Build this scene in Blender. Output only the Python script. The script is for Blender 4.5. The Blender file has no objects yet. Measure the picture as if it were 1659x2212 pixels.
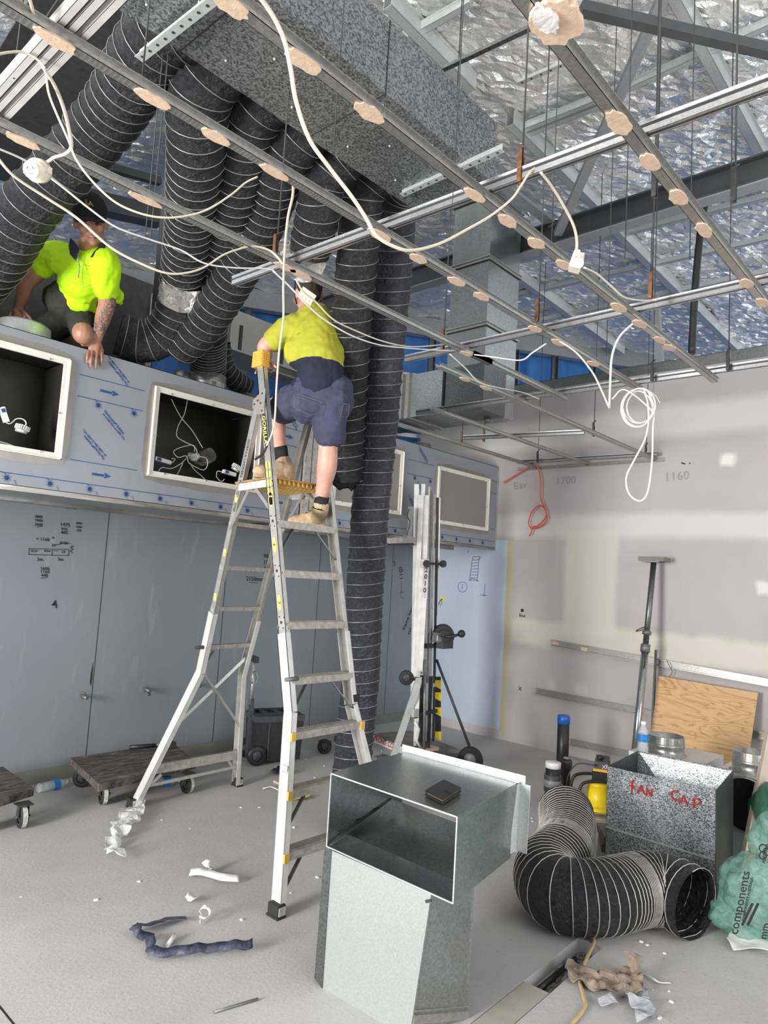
import bpy, bmesh, math, random
from mathutils import Vector, Matrix, noise
V = Vector
rnd = random.Random(7)
sc = bpy.context.scene
COL = sc.collection
# ---------------- camera ----------------
YAW, PITCH, ROLL, FPX = .7357535, .0933080, .0599875, 1502.9
_f = V((math.cos(PITCH)*math.cos(YAW), math.cos(PITCH)*math.sin(YAW), math.sin(PITCH)))
_r = V((math.sin(YAW), -math.cos(YAW), 0)); _u = _r.cross(_f)
_c, _s = math.cos(ROLL), math.sin(ROLL)
CR = _c*_r + _s*_u; CU = -_s*_r + _c*_u; CF = _f
CAM = V((-6.794, -5.491, 1.7))
cam_d = bpy.data.cameras.new('camera'); cam = bpy.data.objects.new('camera', cam_d); COL.objects.link(cam)
cam_d.sensor_fit = 'HORIZONTAL'; cam_d.sensor_width = 36; cam_d.lens = FPX/1659*36; cam_d.clip_start = .05; cam_d.clip_end = 200
m = Matrix((CR, CU, -CF)).transposed().to_4x4(); m.translation = CAM; cam.matrix_world = m
sc.camera = cam
# ---------------- light ----------------
sc.view_settings.view_transform = 'Standard'; sc.view_settings.look = 'None'; sc.view_settings.gamma = 1
sc.view_settings.exposure = -0.1
w = bpy.data.worlds.new('daylight'); sc.world = w; w.use_nodes = True
bg = w.node_tree.nodes['Background']; bg.inputs[0].default_value = (.88, .94, 1, 1); bg.inputs[1].default_value = 1.85
def area(name, loc, target, sx, sy, power, col):
    l = bpy.data.lights.new(name, 'AREA'); l.shape = 'RECTANGLE'; l.size = sx; l.size_y = sy; l.energy = power; l.color = col
    o = bpy.data.objects.new(name, l); COL.objects.link(o); o.location = loc
    o.rotation_euler = (V(target)-V(loc)).to_track_quat('-Z', 'Y').to_euler(); return o
area('daylight_shopfront', (-10.9, -2.7, 1.8), (-2, -3.4, .9), 1.7, 2.2, 760, (1, .985, .96))
area('daylight_rear_opening', (-4.2, -9.3, 2.3), (-2.4, -1, 1.2), 4.5, 3.6, 170, (.96, .98, 1))
def ray(u, v): return CR*((u-829.5)/FPX) + CU*((1106-v)/FPX) + CF
def P(u, v, x=None, y=None, z=None, d=None):
    """point where the line of sight through an image position meets a room plane (x, y or z) or a distance d"""
    r = ray(u, v)
    t = (x-CAM.x)/r.x if x is not None else (y-CAM.y)/r.y if y is not None else (z-CAM.z)/r.z if z is not None else d
    return CAM + r*t
WALL_PATCHES = [(-7, .3, 3.18, 3.6, .1, .8, (.64, .62, .59)), (-7, .3, 2.2, 2.52, .08, .75, (.64, .62, .6)), (-2.58, -1.95, 1.2, 2.35, .06, .85, (.62, .59, .5)),
    (-7, -1.2, 1.04, 1.36, .06, .85, (.62, .59, .49)), (-1.36, -1.22, .03, 2.25, .04, .8, (.5, .45, .25)), (-3.66, -3.5, 2.87, 3.04, .05, .9, (.78, .76, .72)), (-3.95, -3.8, 1.73, 1.87, .04, .9, (.72, .7, .68)),
    (-1.95, -1.8, .55, .75, .06, .5, (.6, .57, .55)), (-2.3, -2.1, .6, .75, .05, .4, (.62, .6, .56))]
# ---------------- materials ----------------
MATS = {}
class NT:
    def __init__(s, name):
        s.m = bpy.data.materials.new(name); s.m.use_nodes = True; s.t = s.m.node_tree; s.n = s.t.nodes
        s.b = s.n['Principled BSDF']; s.tc = s.n.new('ShaderNodeTexCoord'); MATS[name] = s.m
    def node(s, typ, **k):
        n = s.n.new('ShaderNode'+typ)
        for a, b in k.items():
            if a.startswith('i_'):
                key = a[2:]; key = int(key) if key.isdigit() else key.replace('_', ' ')
                n.inputs[key].default_value = b
            else: setattr(n, a, b)
        return n
    def link(s, a, b): s.t.links.new(a, b)
    def vec(s, scale=(1, 1, 1), rot=(0, 0, 0)):
        mp = s.node('Mapping'); mp.inputs['Scale'].default_value = scale; mp.inputs['Rotation'].default_value = rot
        s.link(s.tc.outputs['Object'], mp.inputs[0]); return mp.outputs[0]
    def noise(s, scale, detail=4, v=None, rough=.6, dist=0):
        n = s.node('TexNoise'); n.inputs['Scale'].default_value = scale; n.inputs['Detail'].default_value = detail
        n.inputs['Roughness'].default_value = rough; n.inputs['Distortion'].default_value = dist
        s.link(v if v else s.tc.outputs['Object'], n.inputs['Vector']); return n.outputs['Fac']
    def voro(s, scale, v=None, feature='F1', out='Distance'):
        n = s.node('TexVoronoi', feature=feature); n.inputs['Scale'].default_value = scale
        s.link(v if v else s.tc.outputs['Object'], n.inputs['Vector']); return n.outputs[out]
    def ramp(s, fac, stops, interp='LINEAR'):
        n = s.node('ValToRGB'); e = n.color_ramp.elements; n.color_ramp.interpolation = interp
        while len(e) < len(stops): e.new(.5)
        for i, (p, c) in enumerate(stops):
            e[i].position = p; e[i].color = (*c, 1) if hasattr(c, '__len__') else (c, c, c, 1)
        s.link(fac, n.inputs[0]); return n.outputs[0]
    def mix(s, fac, a, b, mode='MIX'):
        n = s.node('Mix', data_type='RGBA', blend_type=mode)
        for sock, val in ((n.inputs[0], fac), (n.inputs[6], a), (n.inputs[7], b)):
            if hasattr(val, 'type') and hasattr(val, 'links'): s.link(val, sock)
            elif hasattr(val, '__len__'): sock.default_value = (*val[:3], 1)
            else: sock.default_value = val
        return n.outputs[2]
    def math(s, op, a, b=0, clamp=False):
        n = s.node('Math', operation=op, use_clamp=clamp)
        for sock, val in ((n.inputs[0], a), (n.inputs[1], b)):
            if hasattr(val, 'links'): s.link(val, sock)
            else: sock.default_value = val
        return n.outputs[0]
    def bump(s, h, strength=.3, dist=.01):
        n = s.node('Bump'); n.inputs['Strength'].default_value = strength; n.inputs['Distance'].default_value = dist
        s.link(h, n.inputs['Height']); s.link(n.outputs[0], s.b.inputs['Normal'])
    def set(s, color=None, rough=None, metal=None, **k):
        for key, val in (('Base Color', color), ('Roughness', rough), ('Metallic', metal), *((a.replace('_', ' '), b) for a, b in k.items())):
            if val is None: continue
            if hasattr(val, 'links'): s.link(val, s.b.inputs[key])
            elif hasattr(val, '__len__'): s.b.inputs[key].default_value = (*val, 1)
            else: s.b.inputs[key].default_value = val
        return s.m
def simple(name, col, rough=.5, metal=0, var=.12, scale=30, bump=0, bscale=80, **k):
    t = NT(name); n = t.noise(scale, 5)
    c = t.ramp(n, [(.3, tuple(x*(1-var) for x in col)), (.7, tuple(min(1, x*(1+var)) for x in col))])
    if bump: t.bump(t.noise(bscale, 6), bump, .005)
    return t.set(c, rough, metal, **k)
def M(n): return MATS[n]
simple('aluminium', (.62, .61, .57), .38, .75, .12, 25, .1, 200)
simple('aluminium_worn', (.47, .44, .39), .5, .55, .25, 30, .2, 150)
simple('white_aluminium', (.72, .71, .68), .4, .3, .12, 12)
simple('cream_frame', (.78, .76, .68), .4, 0, .04)
simple('black_plastic', (.018, .018, .02), .45, 0, .3)
simple('dark_plastic', (.05, .052, .058), .5, 0, .3)
simple('grey_plastic', (.2, .2, .21), .5, 0, .2)
simple('yellow_plastic', (.75, .42, .07), .45, 0, .1)
simple('bright_yellow', (.85, .62, .01), .4, 0, .06)
simple('platform_yellow', (.72, .47, .12), .5, 0, .15)
simple('platform_wood', (.42, .2, .06), .55, 0, .2)
simple('white_plastic', (.8, .8, .76), .4, 0, .05)
simple('cream_plastic', (.76, .7, .55), .4, 0, .05)
simple('cable_white', (.8, .79, .74), .45, 0, .05)
simple('cable_cream', (.72, .64, .5), .45, 0, .06)
simple('cord_yellow', (.55, .42, .2), .5, 0, .1)
simple('orange_cable', (.7, .09, .02), .4, 0, .1)
simple('steel_dark', (.05, .05, .052), .55, .2, .25)
simple('steel_grey', (.2, .2, .2), .5, .5, .2)
simple('painted_steel', (.34, .35, .36), .55, .1, .1)
simple('beam_dark', (.075, .077, .08), .6, .1, .15, 6)
simple('rust_steel', (.28, .13, .06), .5, .7, .4, 40)
simple('copper', (.65, .3, .15), .35, .8, .2)
simple('rubber', (.02, .02, .02), .7, 0, .3)
simple('rubber_worn', (.5, .49, .47), .8, 0, .4, 60, .4, 90)
simple('wire_ribs', (.6, .57, .52), .4, .35, .1)
simple('wire_ribs_grey', (.3, .3, .3), .4, .5, .1)
simple('lime_shirt', (.46, .8, .0), .8, 0, .07, 8, .15, 250)
simple('yellow_shirt', (.4, .4, .03), .8, 0, .12, 8, .15, 250)
simple('navy_cloth', (.012, .014, .035), .85, 0, .3, 12, .2, 250)
simple('navy_shorts', (.05, .05, .095), .85, 0, .3, 14, .3, 200)
simple('black_cloth', (.015, .015, .015), .9, 0, .3, 20, .2, 200)
simple('dark_shorts', (.022, .024, .018), .9, 0, .3, 20, .2, 200)
simple('cap_black', (.006, .006, .008), .85, 0, .2)
simple('gold_thread', (.32, .2, .07), .6, .2, .1)
simple('tan_suede', (.46, .33, .2), .9, 0, .25, 30, .4, 120)
simple('sole_rubber', (.35, .28, .2), .8, 0, .2)
simple('hair_dark', (.03, .02, .014), .8, 0, .3, 60, .6, 300)
simple('glove_grey', (.1, .1, .11), .7, 0, .2)
simple('blue_wrap', (.07, .26, .68), .6, 0, .18, 3, .3, 6)
simple('blue_label', (.02, .22, .6), .4, 0, .3, 90)
simple('print_blue', (.015, .075, .24), .5)
simple('ink_black', (.02, .02, .02), .6)
simple('ink_red', (.55, .02, .02), .6)
simple('ink_pencil', (.33, .3, .31), .8)
simple('label_white', (.75, .75, .73), .5)
simple('label_yellow', (.8, .68, .15), .5)
simple('paper_white', (.82, .8, .78), .8, 0, .05)
simple('tape_white', (.82, .81, .76), .6, 0, .05)
simple('brown_paper', (.26, .2, .15), .85, 0, .35, 20, .6, 25)
simple('timber', (.5, .42, .33), .7, 0, .15, 9)
simple('timber_grey', (.2, .19, .17), .8, 0, .2, 9)
simple('plaster_daub', (.68, .5, .36), .9, 0, .12, 60, .35, 90)
simple('plaster_white', (.8, .77, .73), .9, 0, .1, 60, .7, 60)
simple('pipe_black', (.015, .015, .017), .42, 0, .4, 50)
simple('pipe_grey', (.22, .22, .225), .5, 0, .2)
simple('pipe_blue', (.01, .1, .42), .4, 0, .2)
simple('leather_black', (.012, .011, .011), .38, 0, .3, 50, .2, 300)
simple('lime_sticker', (.1, .85, .08), .5)
simple('purple_plastic', (.03, .02, .07), .25, 0, .3)
simple('skirting_olive', (.2, .205, .17), .75, 0, .12, 5)
simple('wall_plinth', (.5, .46, .46), .75, 0, .06, 5)
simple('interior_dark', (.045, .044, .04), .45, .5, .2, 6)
simple('insulation_yellow', (.55, .4, .1), .9, 0, .3, 20, .5, 40)
simple('chip_white', (.75, .73, .7), .8)
def galv(name, lo, hi, scale, rough=.4, metal=.75, st=None, bump=.04, big=.25):
    t = NT(name); v = t.vec(st) if st else None
    n = t.voro(scale, v, 'F1', 'Color'); sep = t.node('SeparateColor'); t.link(n, sep.inputs[0])
    n2 = t.noise(scale*.45, 6, v, .75); mm = t.math('ADD', t.math('MULTIPLY', sep.outputs[0], .45), t.math('MULTIPLY', n2, .55))
    n3 = t.noise(2.2, 3); mm = t.math('ADD', mm, t.math('MULTIPLY', t.math('SUBTRACT', n3, .5), big))
    c = t.ramp(mm, [(.3, lo), (.68, hi)]); t.bump(mm, bump, .004)
    return t.set(c, rough, metal)
galv('galv', (.31, .335, .335), (.43, .455, .45), 150, .24, .88, None, .02)
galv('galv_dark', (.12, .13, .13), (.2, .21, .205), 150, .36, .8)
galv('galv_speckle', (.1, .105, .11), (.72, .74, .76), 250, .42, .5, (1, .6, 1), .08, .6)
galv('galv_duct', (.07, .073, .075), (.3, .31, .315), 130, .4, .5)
galv('galv_light', (.56, .59, .58), (.68, .7, .69), 170, .36, .45)
galv('galv_smooth', (.42, .445, .44), (.5, .525, .52), 260, .34, .5, None, .02)
simple('torn_fabric', (.05, .055, .085), .4, 0, .6, 40, .9, 60)
galv('galv_profile', (.37, .365, .34), (.47, .465, .44), 110, .32, .78, None, .02)
galv('galv_shiny', (.68, .69, .7), (.85, .86, .87), 200, .2, .9)
galv('bare_steel', (.3, .28, .25), (.45, .43, .4), 8, .3, .85, (1, 1, 6), .03)
# film over stainless steel
simple('surround_metal', (.32, .3, .27), .38, .5, .12, 7)
simple('duct_pale', (.42, .42, .39), .5, .2, .08, 8)
simple('plenum_dark', (.07, .073, .07), .45, .4, .25, 14)
simple('film_grey', (.29, .31, .34), .42, .1, .04, 5)
simple('film_side', (.42, .38, .37), .5, .1, .2, 9, .3, 30)
# crumpled reflective foil on the roof
t = NT('roof_foil'); c = t.noise(30, 3, None, .6, 1.5); t.bump(c, .5, .012); t.set((.98, .98, .96), .15, .74)
t = NT('foil_tape'); a = t.noise(22, 6, None, .7, 2); t.bump(a, 1, .03); t.set((.85, .84, .8), .22, .95)
# black plastic flexible duct, wrinkled
def flexmat(name, base, spec, rough=.38):
    t = NT(name); v = t.vec((1, 1, 1)); a = t.noise(26, 6, v, .65, 2.5); b = t.voro(38, v, 'DISTANCE_TO_EDGE')
    t.bump(t.math('ADD', a, t.math('MULTIPLY', b, .5)), .9, .02)
    t.set(t.ramp(a, [(.35, base), (.7, tuple(x*1.8 for x in base))]), rough, 0, Specular_IOR_Level=spec)
flexmat('flex_black', (.012, .012, .014), .5); flexmat('flex_black_bluelit', (.017, .018, .026), .65, .36)  # second one: same black plastic with bluish light put into its colour
flexmat('flex_inside', (.006, .006, .006), .3, .6)
# concrete floor
t = NT('floor_concrete'); a = t.noise(1.1, 6, None, .65); b = t.noise(55, 5, None, .7); c = t.noise(7, 6, t.vec((1, 2.5, 1), (0, 0, .6)), .7, 1.5)
col = t.ramp(a, [(.25, (.41, .4, .395)), (.75, (.53, .52, .51))])
col = t.mix(t.ramp(c, [(.52, 0), (.75, .35)]), col, (.55, .54, .53))
col = t.mix(t.ramp(b, [(.6, 0), (.68, .55)]), col, (.22, .21, .2)); t.bump(t.math('ADD', b, c), .22, .01); t.set(col, .78)
# plasterboard walls
def board(name, base, bump=.05):
    t = NT(name); a = t.noise(1.3, 5, None, .6); b = t.noise(60, 4)
    c = t.ramp(a, [(.3, tuple(x*.93 for x in base)), (.7, tuple(x*1.06 for x in base))]); t.bump(b, bump, .003); return t, c
t, c = board('wall_blue_board', (.205, .228, .25)); s = t.noise(4, 4, t.vec((3, 1, .5)), .5, 1)
c = t.mix(t.ramp(s, [(.6, 0), (.85, .35)]), c, (.42, .44, .46)); t.set(c, .62)
t, c = board('panel_light_blue', (.5, .565, .67)); s = t.noise(4, 4, t.vec((1, 3, .6)), .5, 1)
c = t.mix(t.ramp(s, [(.6, 0), (.85, .5)]), c, (.62, .66, .74)); t.set(c, .62)
t, c = board('wall_lilac_board', (.45, .415, .42))
sep = t.node('SeparateXYZ'); t.link(t.tc.outputs['Object'], sep.inputs[0]); wob = t.noise(3, 5, None, .6)
def rect(y0, y1, z0, z1, soft, amount):
    out = None
    for ax, lo, hi in ((sep.outputs[1], y0, y1), (sep.outputs[2], z0, z1)):
        q = t.math('ADD', ax, t.math('MULTIPLY', t.math('SUBTRACT', wob, .5), .12))
        for val in (t.math('MULTIPLY', t.math('SUBTRACT', q, lo), 1/soft, True), t.math('MULTIPLY', t.math('SUBTRACT', hi, q), 1/soft, True)):
            out = val if out is None else t.math('MULTIPLY', out, val)
    return t.math('MULTIPLY', out, amount)
pale, cream = (.64, .62, .59), (.64, .6, .48)
for (y0, y1, z0, z1, sf, am, cc) in WALL_PATCHES: c = t.mix(rect(y0, y1, z0, z1, sf, am), c, cc)
t.set(c, .68)
# plywood
t = NT('plywood'); v = t.vec((1, .55, 2.4), (.12, 0, 0)); a = t.noise(2.3, 3, v, .5, .6)
r = t.math('FRACT', t.math('MULTIPLY', a, 13)); f = t.noise(60, 4, t.vec((1, .6, 9)))
c = t.ramp(r, [(0, (.3, .15, .05)), (.16, (.52, .31, .13)), (.55, (.62, .4, .19)), (1, (.56, .34, .15))])
c = t.mix(.25, c, t.ramp(f, [(.35, (.35, .19, .08)), (.65, (.68, .46, .24))])); t.set(c, .6)
# dirty trolley boards
t = NT('trolley_board'); a = t.noise(9, 7, t.vec((.6, 3, 1)), .75, 1); t.bump(a, .3, .01)
t.set(t.ramp(a, [(.38, (.025, .02, .018)), (.52, (.1, .082, .068)), (.66, (.24, .2, .17))]), .8)
# skin
def skin(name, base, tattoo=None):
    t = NT(name); a = t.noise(14, 5); c = t.ramp(a, [(.35, tuple(x*f for x, f in zip(base, (.86, .78, .75)))), (.65, base)])
    if tattoo:
        sep = t.node('SeparateXYZ'); t.link(t.tc.outputs['Object'], sep.inputs[0])
        mk = None
        for ax, (lo, hi) in zip((0, 1, 2), tattoo):
            for val in (t.math('MULTIPLY', t.math('SUBTRACT', sep.outputs[ax], lo), 60, True), t.math('MULTIPLY', t.math('SUBTRACT', hi, sep.outputs[ax]), 60, True)):
                mk = val if mk is None else t.math('MULTIPLY', mk, val)
        ink = t.ramp(t.voro(34, None, 'DISTANCE_TO_EDGE'), [(.02, 1), (.1, 0)]); ink2 = t.ramp(t.noise(22, 3, None, .5, 2), [(.5, 0), (.56, .8)])
        c = t.mix(t.math('MULTIPLY', mk, t.math('MAXIMUM', ink, ink2)), c, (.07, .07, .08))
    t.set(c, .5, 0, Subsurface_Weight=.08); t.b.inputs['Subsurface Radius'].default_value = (.01, .004, .002)
# clear plastics
def clear(name, col, alpha, rough=.2):
    t = NT(name); a = t.noise(18, 5, None, .6, 1.5); t.bump(a, .6, .02)
    t.set(col, rough, 0, Alpha=t.ramp(a, [(.3, alpha*.7), (.7, min(1, alpha*1.3))]), Transmission_Weight=0); return t.m
clear('plastic_bag_clear', (.8, .8, .78), .55, .3); clear('bottle_plastic', (.75, .78, .8), .4, .12); clear('green_bag', (.2, .42, .35), .58, .25)
clear('deep_green_bag', (.03, .16, .09), .9, .3)
# ---------------- mesh builder ----------------
def frame(d, up=(0, 0, 1)):
    d = V(d).normalized(); up = V(up)
    if abs(d.dot(up.normalized())) > .995: up = V((1, 0, 0)) if abs(d.x) < .9 else V((0, 1, 0))
    s = d.cross(up).normalized(); return d, s, s.cross(d).normalized()
TXT = {}
class MB:
    def __init__(s): s.v = []; s.f = []; s.sm = []
    def add(s, vs, fs, smooth=False):
        o = len(s.v); s.v += [V(p) for p in vs]; s.f += [[i+o for i in f] for f in fs]; s.sm += [smooth]*len(fs); return s
    def box(s, c, size, rot=None, taper=1):
        c = V(c); R = rot if rot is not None else Matrix.Identity(3); hx, hy, hz = (q/2 for q in size)
        vs = [c + R @ V((x*hx*(taper if z > 0 else 1), y*hy*(taper if z > 0 else 1), z*hz)) for z in (-1, 1) for y in (-1, 1) for x in (-1, 1)]
        return s.add(vs, [(0, 2, 3, 1), (4, 5, 7, 6), (0, 1, 5, 4), (2, 6, 7, 3), (0, 4, 6, 2), (1, 3, 7, 5)])
    def bb(s, a, b): return s.box([(p+q)/2 for p, q in zip(a, b)], [abs(q-p) for p, q in zip(a, b)])
    def hexa(s, q):  # 8 corners: bottom 4 ring, top 4 ring
        return s.add(q, [(3, 2, 1, 0), (4, 5, 6, 7), (0, 1, 5, 4), (1, 2, 6, 5), (2, 3, 7, 6), (3, 0, 4, 7)])
    def bar(s, p, q, w, h, up=(0, 0, 1)):
        return s.prof(p, q, [(-w/2, -h/2), (w/2, -h/2), (w/2, h/2), (-w/2, h/2)], up)
    def prof(s, p, q, pts, up=(0, 0, 1), smooth=False):
        p, q = V(p), V(q); d, a, b = frame(q-p, up); n = len(pts)
        vs = [p+a*x+b*y for x, y in pts]+[q+a*x+b*y for x, y in pts]
        fs = [(i, (i+1) % n, n+(i+1) % n, n+i) for i in range(n)]+[tuple(range(n))[::-1], tuple(range(n, 2*n))]
        return s.add(vs, fs, smooth)
    def chan(s, p, q, w, h, t=.002, lip=0, up=(0, 0, 1)):  # open channel, web at the bottom
        for pts in ([(-w/2, 0), (w/2, 0), (w/2, t), (-w/2, t)], [(-w/2, 0), (-w/2+t, 0), (-w/2+t, h), (-w/2, h)], [(w/2-t, 0), (w/2, 0), (w/2, h), (w/2-t, h)]): s.prof(p, q, pts, up)
        if lip:
            for sg in (-1, 1): a = sg*w/2; b = a+sg*lip; s.prof(p, q, [(min(a, b), h-t), (max(a, b), h-t), (max(a, b), h), (min(a, b), h)], up)
        return s
    def tube(s, pts, r, n=8, caps=True, radii=None, closed=False, flat=1):
        pts = [V(p) for p in pts]; k = len(pts); d = (pts[1]-pts[0]).normalized(); _, a, b = frame(d); vs = []
        for i, p in enumerate(pts):
            t0 = pts[(i+1) % k if closed else min(i+1, k-1)]-pts[(i-1) % k if closed else max(i-1, 0)]
            if t0.length > 1e-9:
                t0.normalize(); a = (a-t0*a.dot(t0)); a = a.normalized() if a.length > 1e-6 else frame(t0)[1]; b = t0.cross(a)
            rr = radii[i] if radii else r
            vs += [p+(a*math.cos(2*math.pi*j/n)+b*math.sin(2*math.pi*j/n)*flat)*rr for j in range(n)]
        m_ = k if closed else k-1
        fs = [(i*n+j, i*n+(j+1) % n, ((i+1) % k)*n+(j+1) % n, ((i+1) % k)*n+j) for i in range(m_) for j in range(n)]
        s.add(vs, fs, True)
        if caps and not closed: o = len(s.v)-len(vs); s.f += [[o+j for j in range(n)][::-1], [o+(k-1)*n+j for j in range(n)]]; s.sm += [False]*2
        return s
    def cyl(s, p, q, r, n=16, r2=None): return s.tube([p, q], r, n, True, [r, r if r2 is None else r2])
    def lathe(s, prof, o=(0, 0, 0), ax=(0, 0, 1), n=24, cap=False):
        o = V(o); d, a, b = frame(ax); k = len(prof)
        vs = [o+d*z+(a*math.cos(2*math.pi*j/n)+b*math.sin(2*math.pi*j/n))*r for r, z in prof for j in range(n)]
        fs = [(i*n+j, i*n+(j+1) % n, (i+1)*n+(j+1) % n, (i+1)*n+j) for i in range(k-1) for j in range(n)]
        s.add(vs, fs, True); o2 = len(s.v)-len(vs)
        if cap: s.f += [[o2+j for j in range(n)][::-1], [o2+(k-1)*n+j for j in range(n)]]; s.sm += [False]*2
        return s
    def sph(s, c, r, R=None, nu=14, nv=10):
        r = (r, r, r) if not hasattr(r, '__len__') else r; c = V(c); R = R or Matrix.Identity(3)
        vs = [c+R @ V((r[0]*math.sin(math.pi*i/nv)*math.cos(2*math.pi*j/nu), r[1]*math.sin(math.pi*i/nv)*math.sin(2*math.pi*j/nu), r[2]*math.cos(math.pi*i/nv))) for i in range(nv+1) for j in range(nu)]
        return s.add(vs, [(i*nu+j, (i+1)*nu+j, (i+1)*nu+(j+1) % nu, i*nu+(j+1) % nu) for i in range(nv) for j in range(nu)], True)
    def poly(s, pts): return s.add(pts, [tuple(range(len(pts)))])
    def plate(s, pts, t, n=None):  # polygon with thickness
        pts = [V(p) for p in pts]; n = V(n).normalized() if n else (pts[1]-pts[0]).cross(pts[2]-pts[0]).normalized(); k = len(pts)
        return s.add(pts+[p+n*t for p in pts], [tuple(range(k))[::-1], tuple(range(k, 2*k))]+[(i, (i+1) % k, k+(i+1) % k, k+i) for i in range(k)])
    def text(s, body, o, right, up, size, align='LEFT', bold=0, sx=1):
        key = (body, align, round(bold/size, 3))
        if key not in TXT:
            cu = bpy.data.curves.new('t', 'FONT'); cu.body = body; cu.size = 1; cu.align_x = align; cu.resolution_u = 2; cu.offset = key[2]
            ob = bpy.data.objects.new('t', cu); me = ob.to_mesh()
            TXT[key] = ([p.co.copy() for p in me.vertices], [tuple(f.vertices) for f in me.polygons]); ob.to_mesh_clear(); bpy.data.objects.remove(ob); bpy.data.curves.remove(cu)
        right = V(right).normalized(); up = V(up).normalized(); o = V(o)
        return s.add([o+right*p.x*sx*size+up*p.y*size for p in TXT[key][0]], TXT[key][1])
    def stroke(s, pts, w, n):  # flat pen stroke lying on a plane with normal n
        n = V(n)
        for a, b in zip(pts[:-1], pts[1:]):
            a, b = V(a), V(b); d = (b-a); 
            if d.length < 1e-6: continue
            d = d.normalized(); q = n.cross(d)*w/2; e = d*w*.3
            s.poly([a-e-q, b+e-q, b+e+q, a-e+q])
        return s
    def build(s, name, mat, parent=None, mods=None, loc=None):
        me = bpy.data.meshes.new(name); org = V((0, 0, 0))
        if parent:
            r = parent
            while r.parent: r = r.parent
            org = r.location.copy(); ploc = V((0, 0, 0))
            q = parent
            base = V((0, 0, 0))
        elif loc is not None: org = V(loc)
        elif s.v:
            xs, ys, zs = zip(*[tuple(p) for p in s.v]); org = V(((min(xs)+max(xs))/2, (min(ys)+max(ys))/2, min(zs)))
        me.from_pydata([p-org for p in s.v], [], s.f); me.polygons.foreach_set('use_smooth', s.sm); me.update()
        me.materials.append(M(mat) if isinstance(mat, str) else mat)
        o = bpy.data.objects.new(name, me); COL.objects.link(o)
        if parent: o.parent = parent
        else: o.location = org
        return o
def catmull(pts, seg=8, closed=False):
    pts = [V(p) for p in pts]; n = len(pts); out = []
    g = (lambda i: pts[i % n]) if closed else (lambda i: pts[0]*2-pts[1] if i < 0 else pts[-1]*2-pts[-2] if i >= n else pts[i])
    for i in range(n if closed else n-1):
        a, b, c, d = g(i-1), g(i), g(i+1), g(i+2)
        for k in range(seg):
            t = k/seg; out.append(.5*((2*b)+(c-a)*t+(2*a-5*b+4*c-d)*t*t+(3*b-a-3*c+d)*t**3))
    if not closed: out.append(pts[-1])
    return out
def tag(o, label=None, cat=None, group=None, kind=None):
    if label: o['label'] = label
    if cat: o['category'] = cat
    if group: o['group'] = group
    if kind: o['kind'] = kind
    return o
def thing(name, label, cat, loc=(0, 0, 0), group=None):
    o = bpy.data.objects.new(name, None); COL.objects.link(o); o.location = loc; o.empty_display_size = .1
    return tag(o, label, cat, group)
def struct(name, mb, mat, parent=None):
    o = mb.build(name, mat, parent, loc=(0, 0, 0)); 
    if not parent: o['kind'] = 'structure'
    return o
def copy_tree(o, parent=None):
    c = o.copy(); COL.objects.link(c); c.parent = parent
    for ch in list(o.children): copy_tree(ch, c)
    return c
def crumple(o, sub=2, amt=.02, sc_=12, seed=0):
    bm = bmesh.new(); bm.from_mesh(o.data)
    if sub: bmesh.ops.subdivide_edges(bm, edges=bm.edges[:], cuts=sub, use_grid_fill=True)
    for q in bm.verts: q.co += noise.noise_vector(q.co*sc_+V((seed, 0, 0)))*amt
    bm.to_mesh(o.data); bm.free(); return o
# ================= THE SETTING =================
# floor with a cut chase (trench) running towards the camera
TR = [P(u, v, z=0) for u, v in ((1255, 2035), (1308, 2050), (1180, 2150), (1040, 2260), (960, 2260), (1149, 2127))]
fa, fb = P(1275, 2036, z=0), P(1000, 2265, z=0); dd = (fb-fa).normalized(); nn = V((-dd.y, dd.x, 0)); L = (fb-fa).length+1.6; HW = .062
q = lambda s, t: fa+dd*s+nn*t
c4 = [q(0, -HW), q(L, -HW), q(L, HW), q(0, HW)]
O4 = [V((-13, -13, 0)), V((9, -13, 0)), V((9, 9, 0)), V((-13, 9, 0))]
f = MB()
# ring of quads around the trench, keeping matching order by angle
cen = sum(c4, V())/4
ang = lambda p: math.atan2(p.y-cen.y, p.x-cen.x)
i4 = sorted(c4, key=ang); o4 = sorted(O4, key=lambda p: math.atan2(p.y-cen.y, p.x-cen.x))
best = min(range(4), key=lambda s: sum((i4[k]-o4[(k+s) % 4]).length for k in range(4)))
for k in range(4): f.poly([i4[k], o4[(k+best) % 4], o4[(k+1+best) % 4], i4[(k+1) % 4]])
f.v = [p for p in f.v]
dn = V((0, 0, -.06))
for k in range(4): f.poly([i4[k], i4[(k+1) % 4], i4[(k+1) % 4]+dn, i4[k]+dn])
f.poly([p+dn for p in i4])
struct('floor', f, 'floor_concrete')
WY, WX, ZT = .0, .0, 3.95
struct('wall_left', MB().bb((-9.5, WY, 0), (.02, WY+.1, 3.06)), 'wall_blue_board')
wb = MB().bb((WX, -9, 0), (WX+.1, 0.1, ZT)); struct('wall_right', wb, 'wall_lilac_board')
pan = MB().bb((-.013, -1.255, .1), (0, -.0, 2.2)); o = pan.build('trim_1', 'panel_light_blue', loc=(0, 0, 0)); tag(o, kind='structure')
struct('baseboard_left', MB().bb((-9.5, -.015, 0), (0, 0, .1)), 'skirting_olive')
struct('baseboard_right', MB().bb((-.016, -1.3, 0), (0, 0, .1)), 'wall_plinth')
# board joints, putty lines and floor-wall gap
j = MB()
for x in (-4.08, -2.89, -1.7, -.52): j.bb((x-.003, -.0015, .1), (x+.003, 0, 3.05))
struct('trim_2', j, 'steel_dark')
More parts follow.
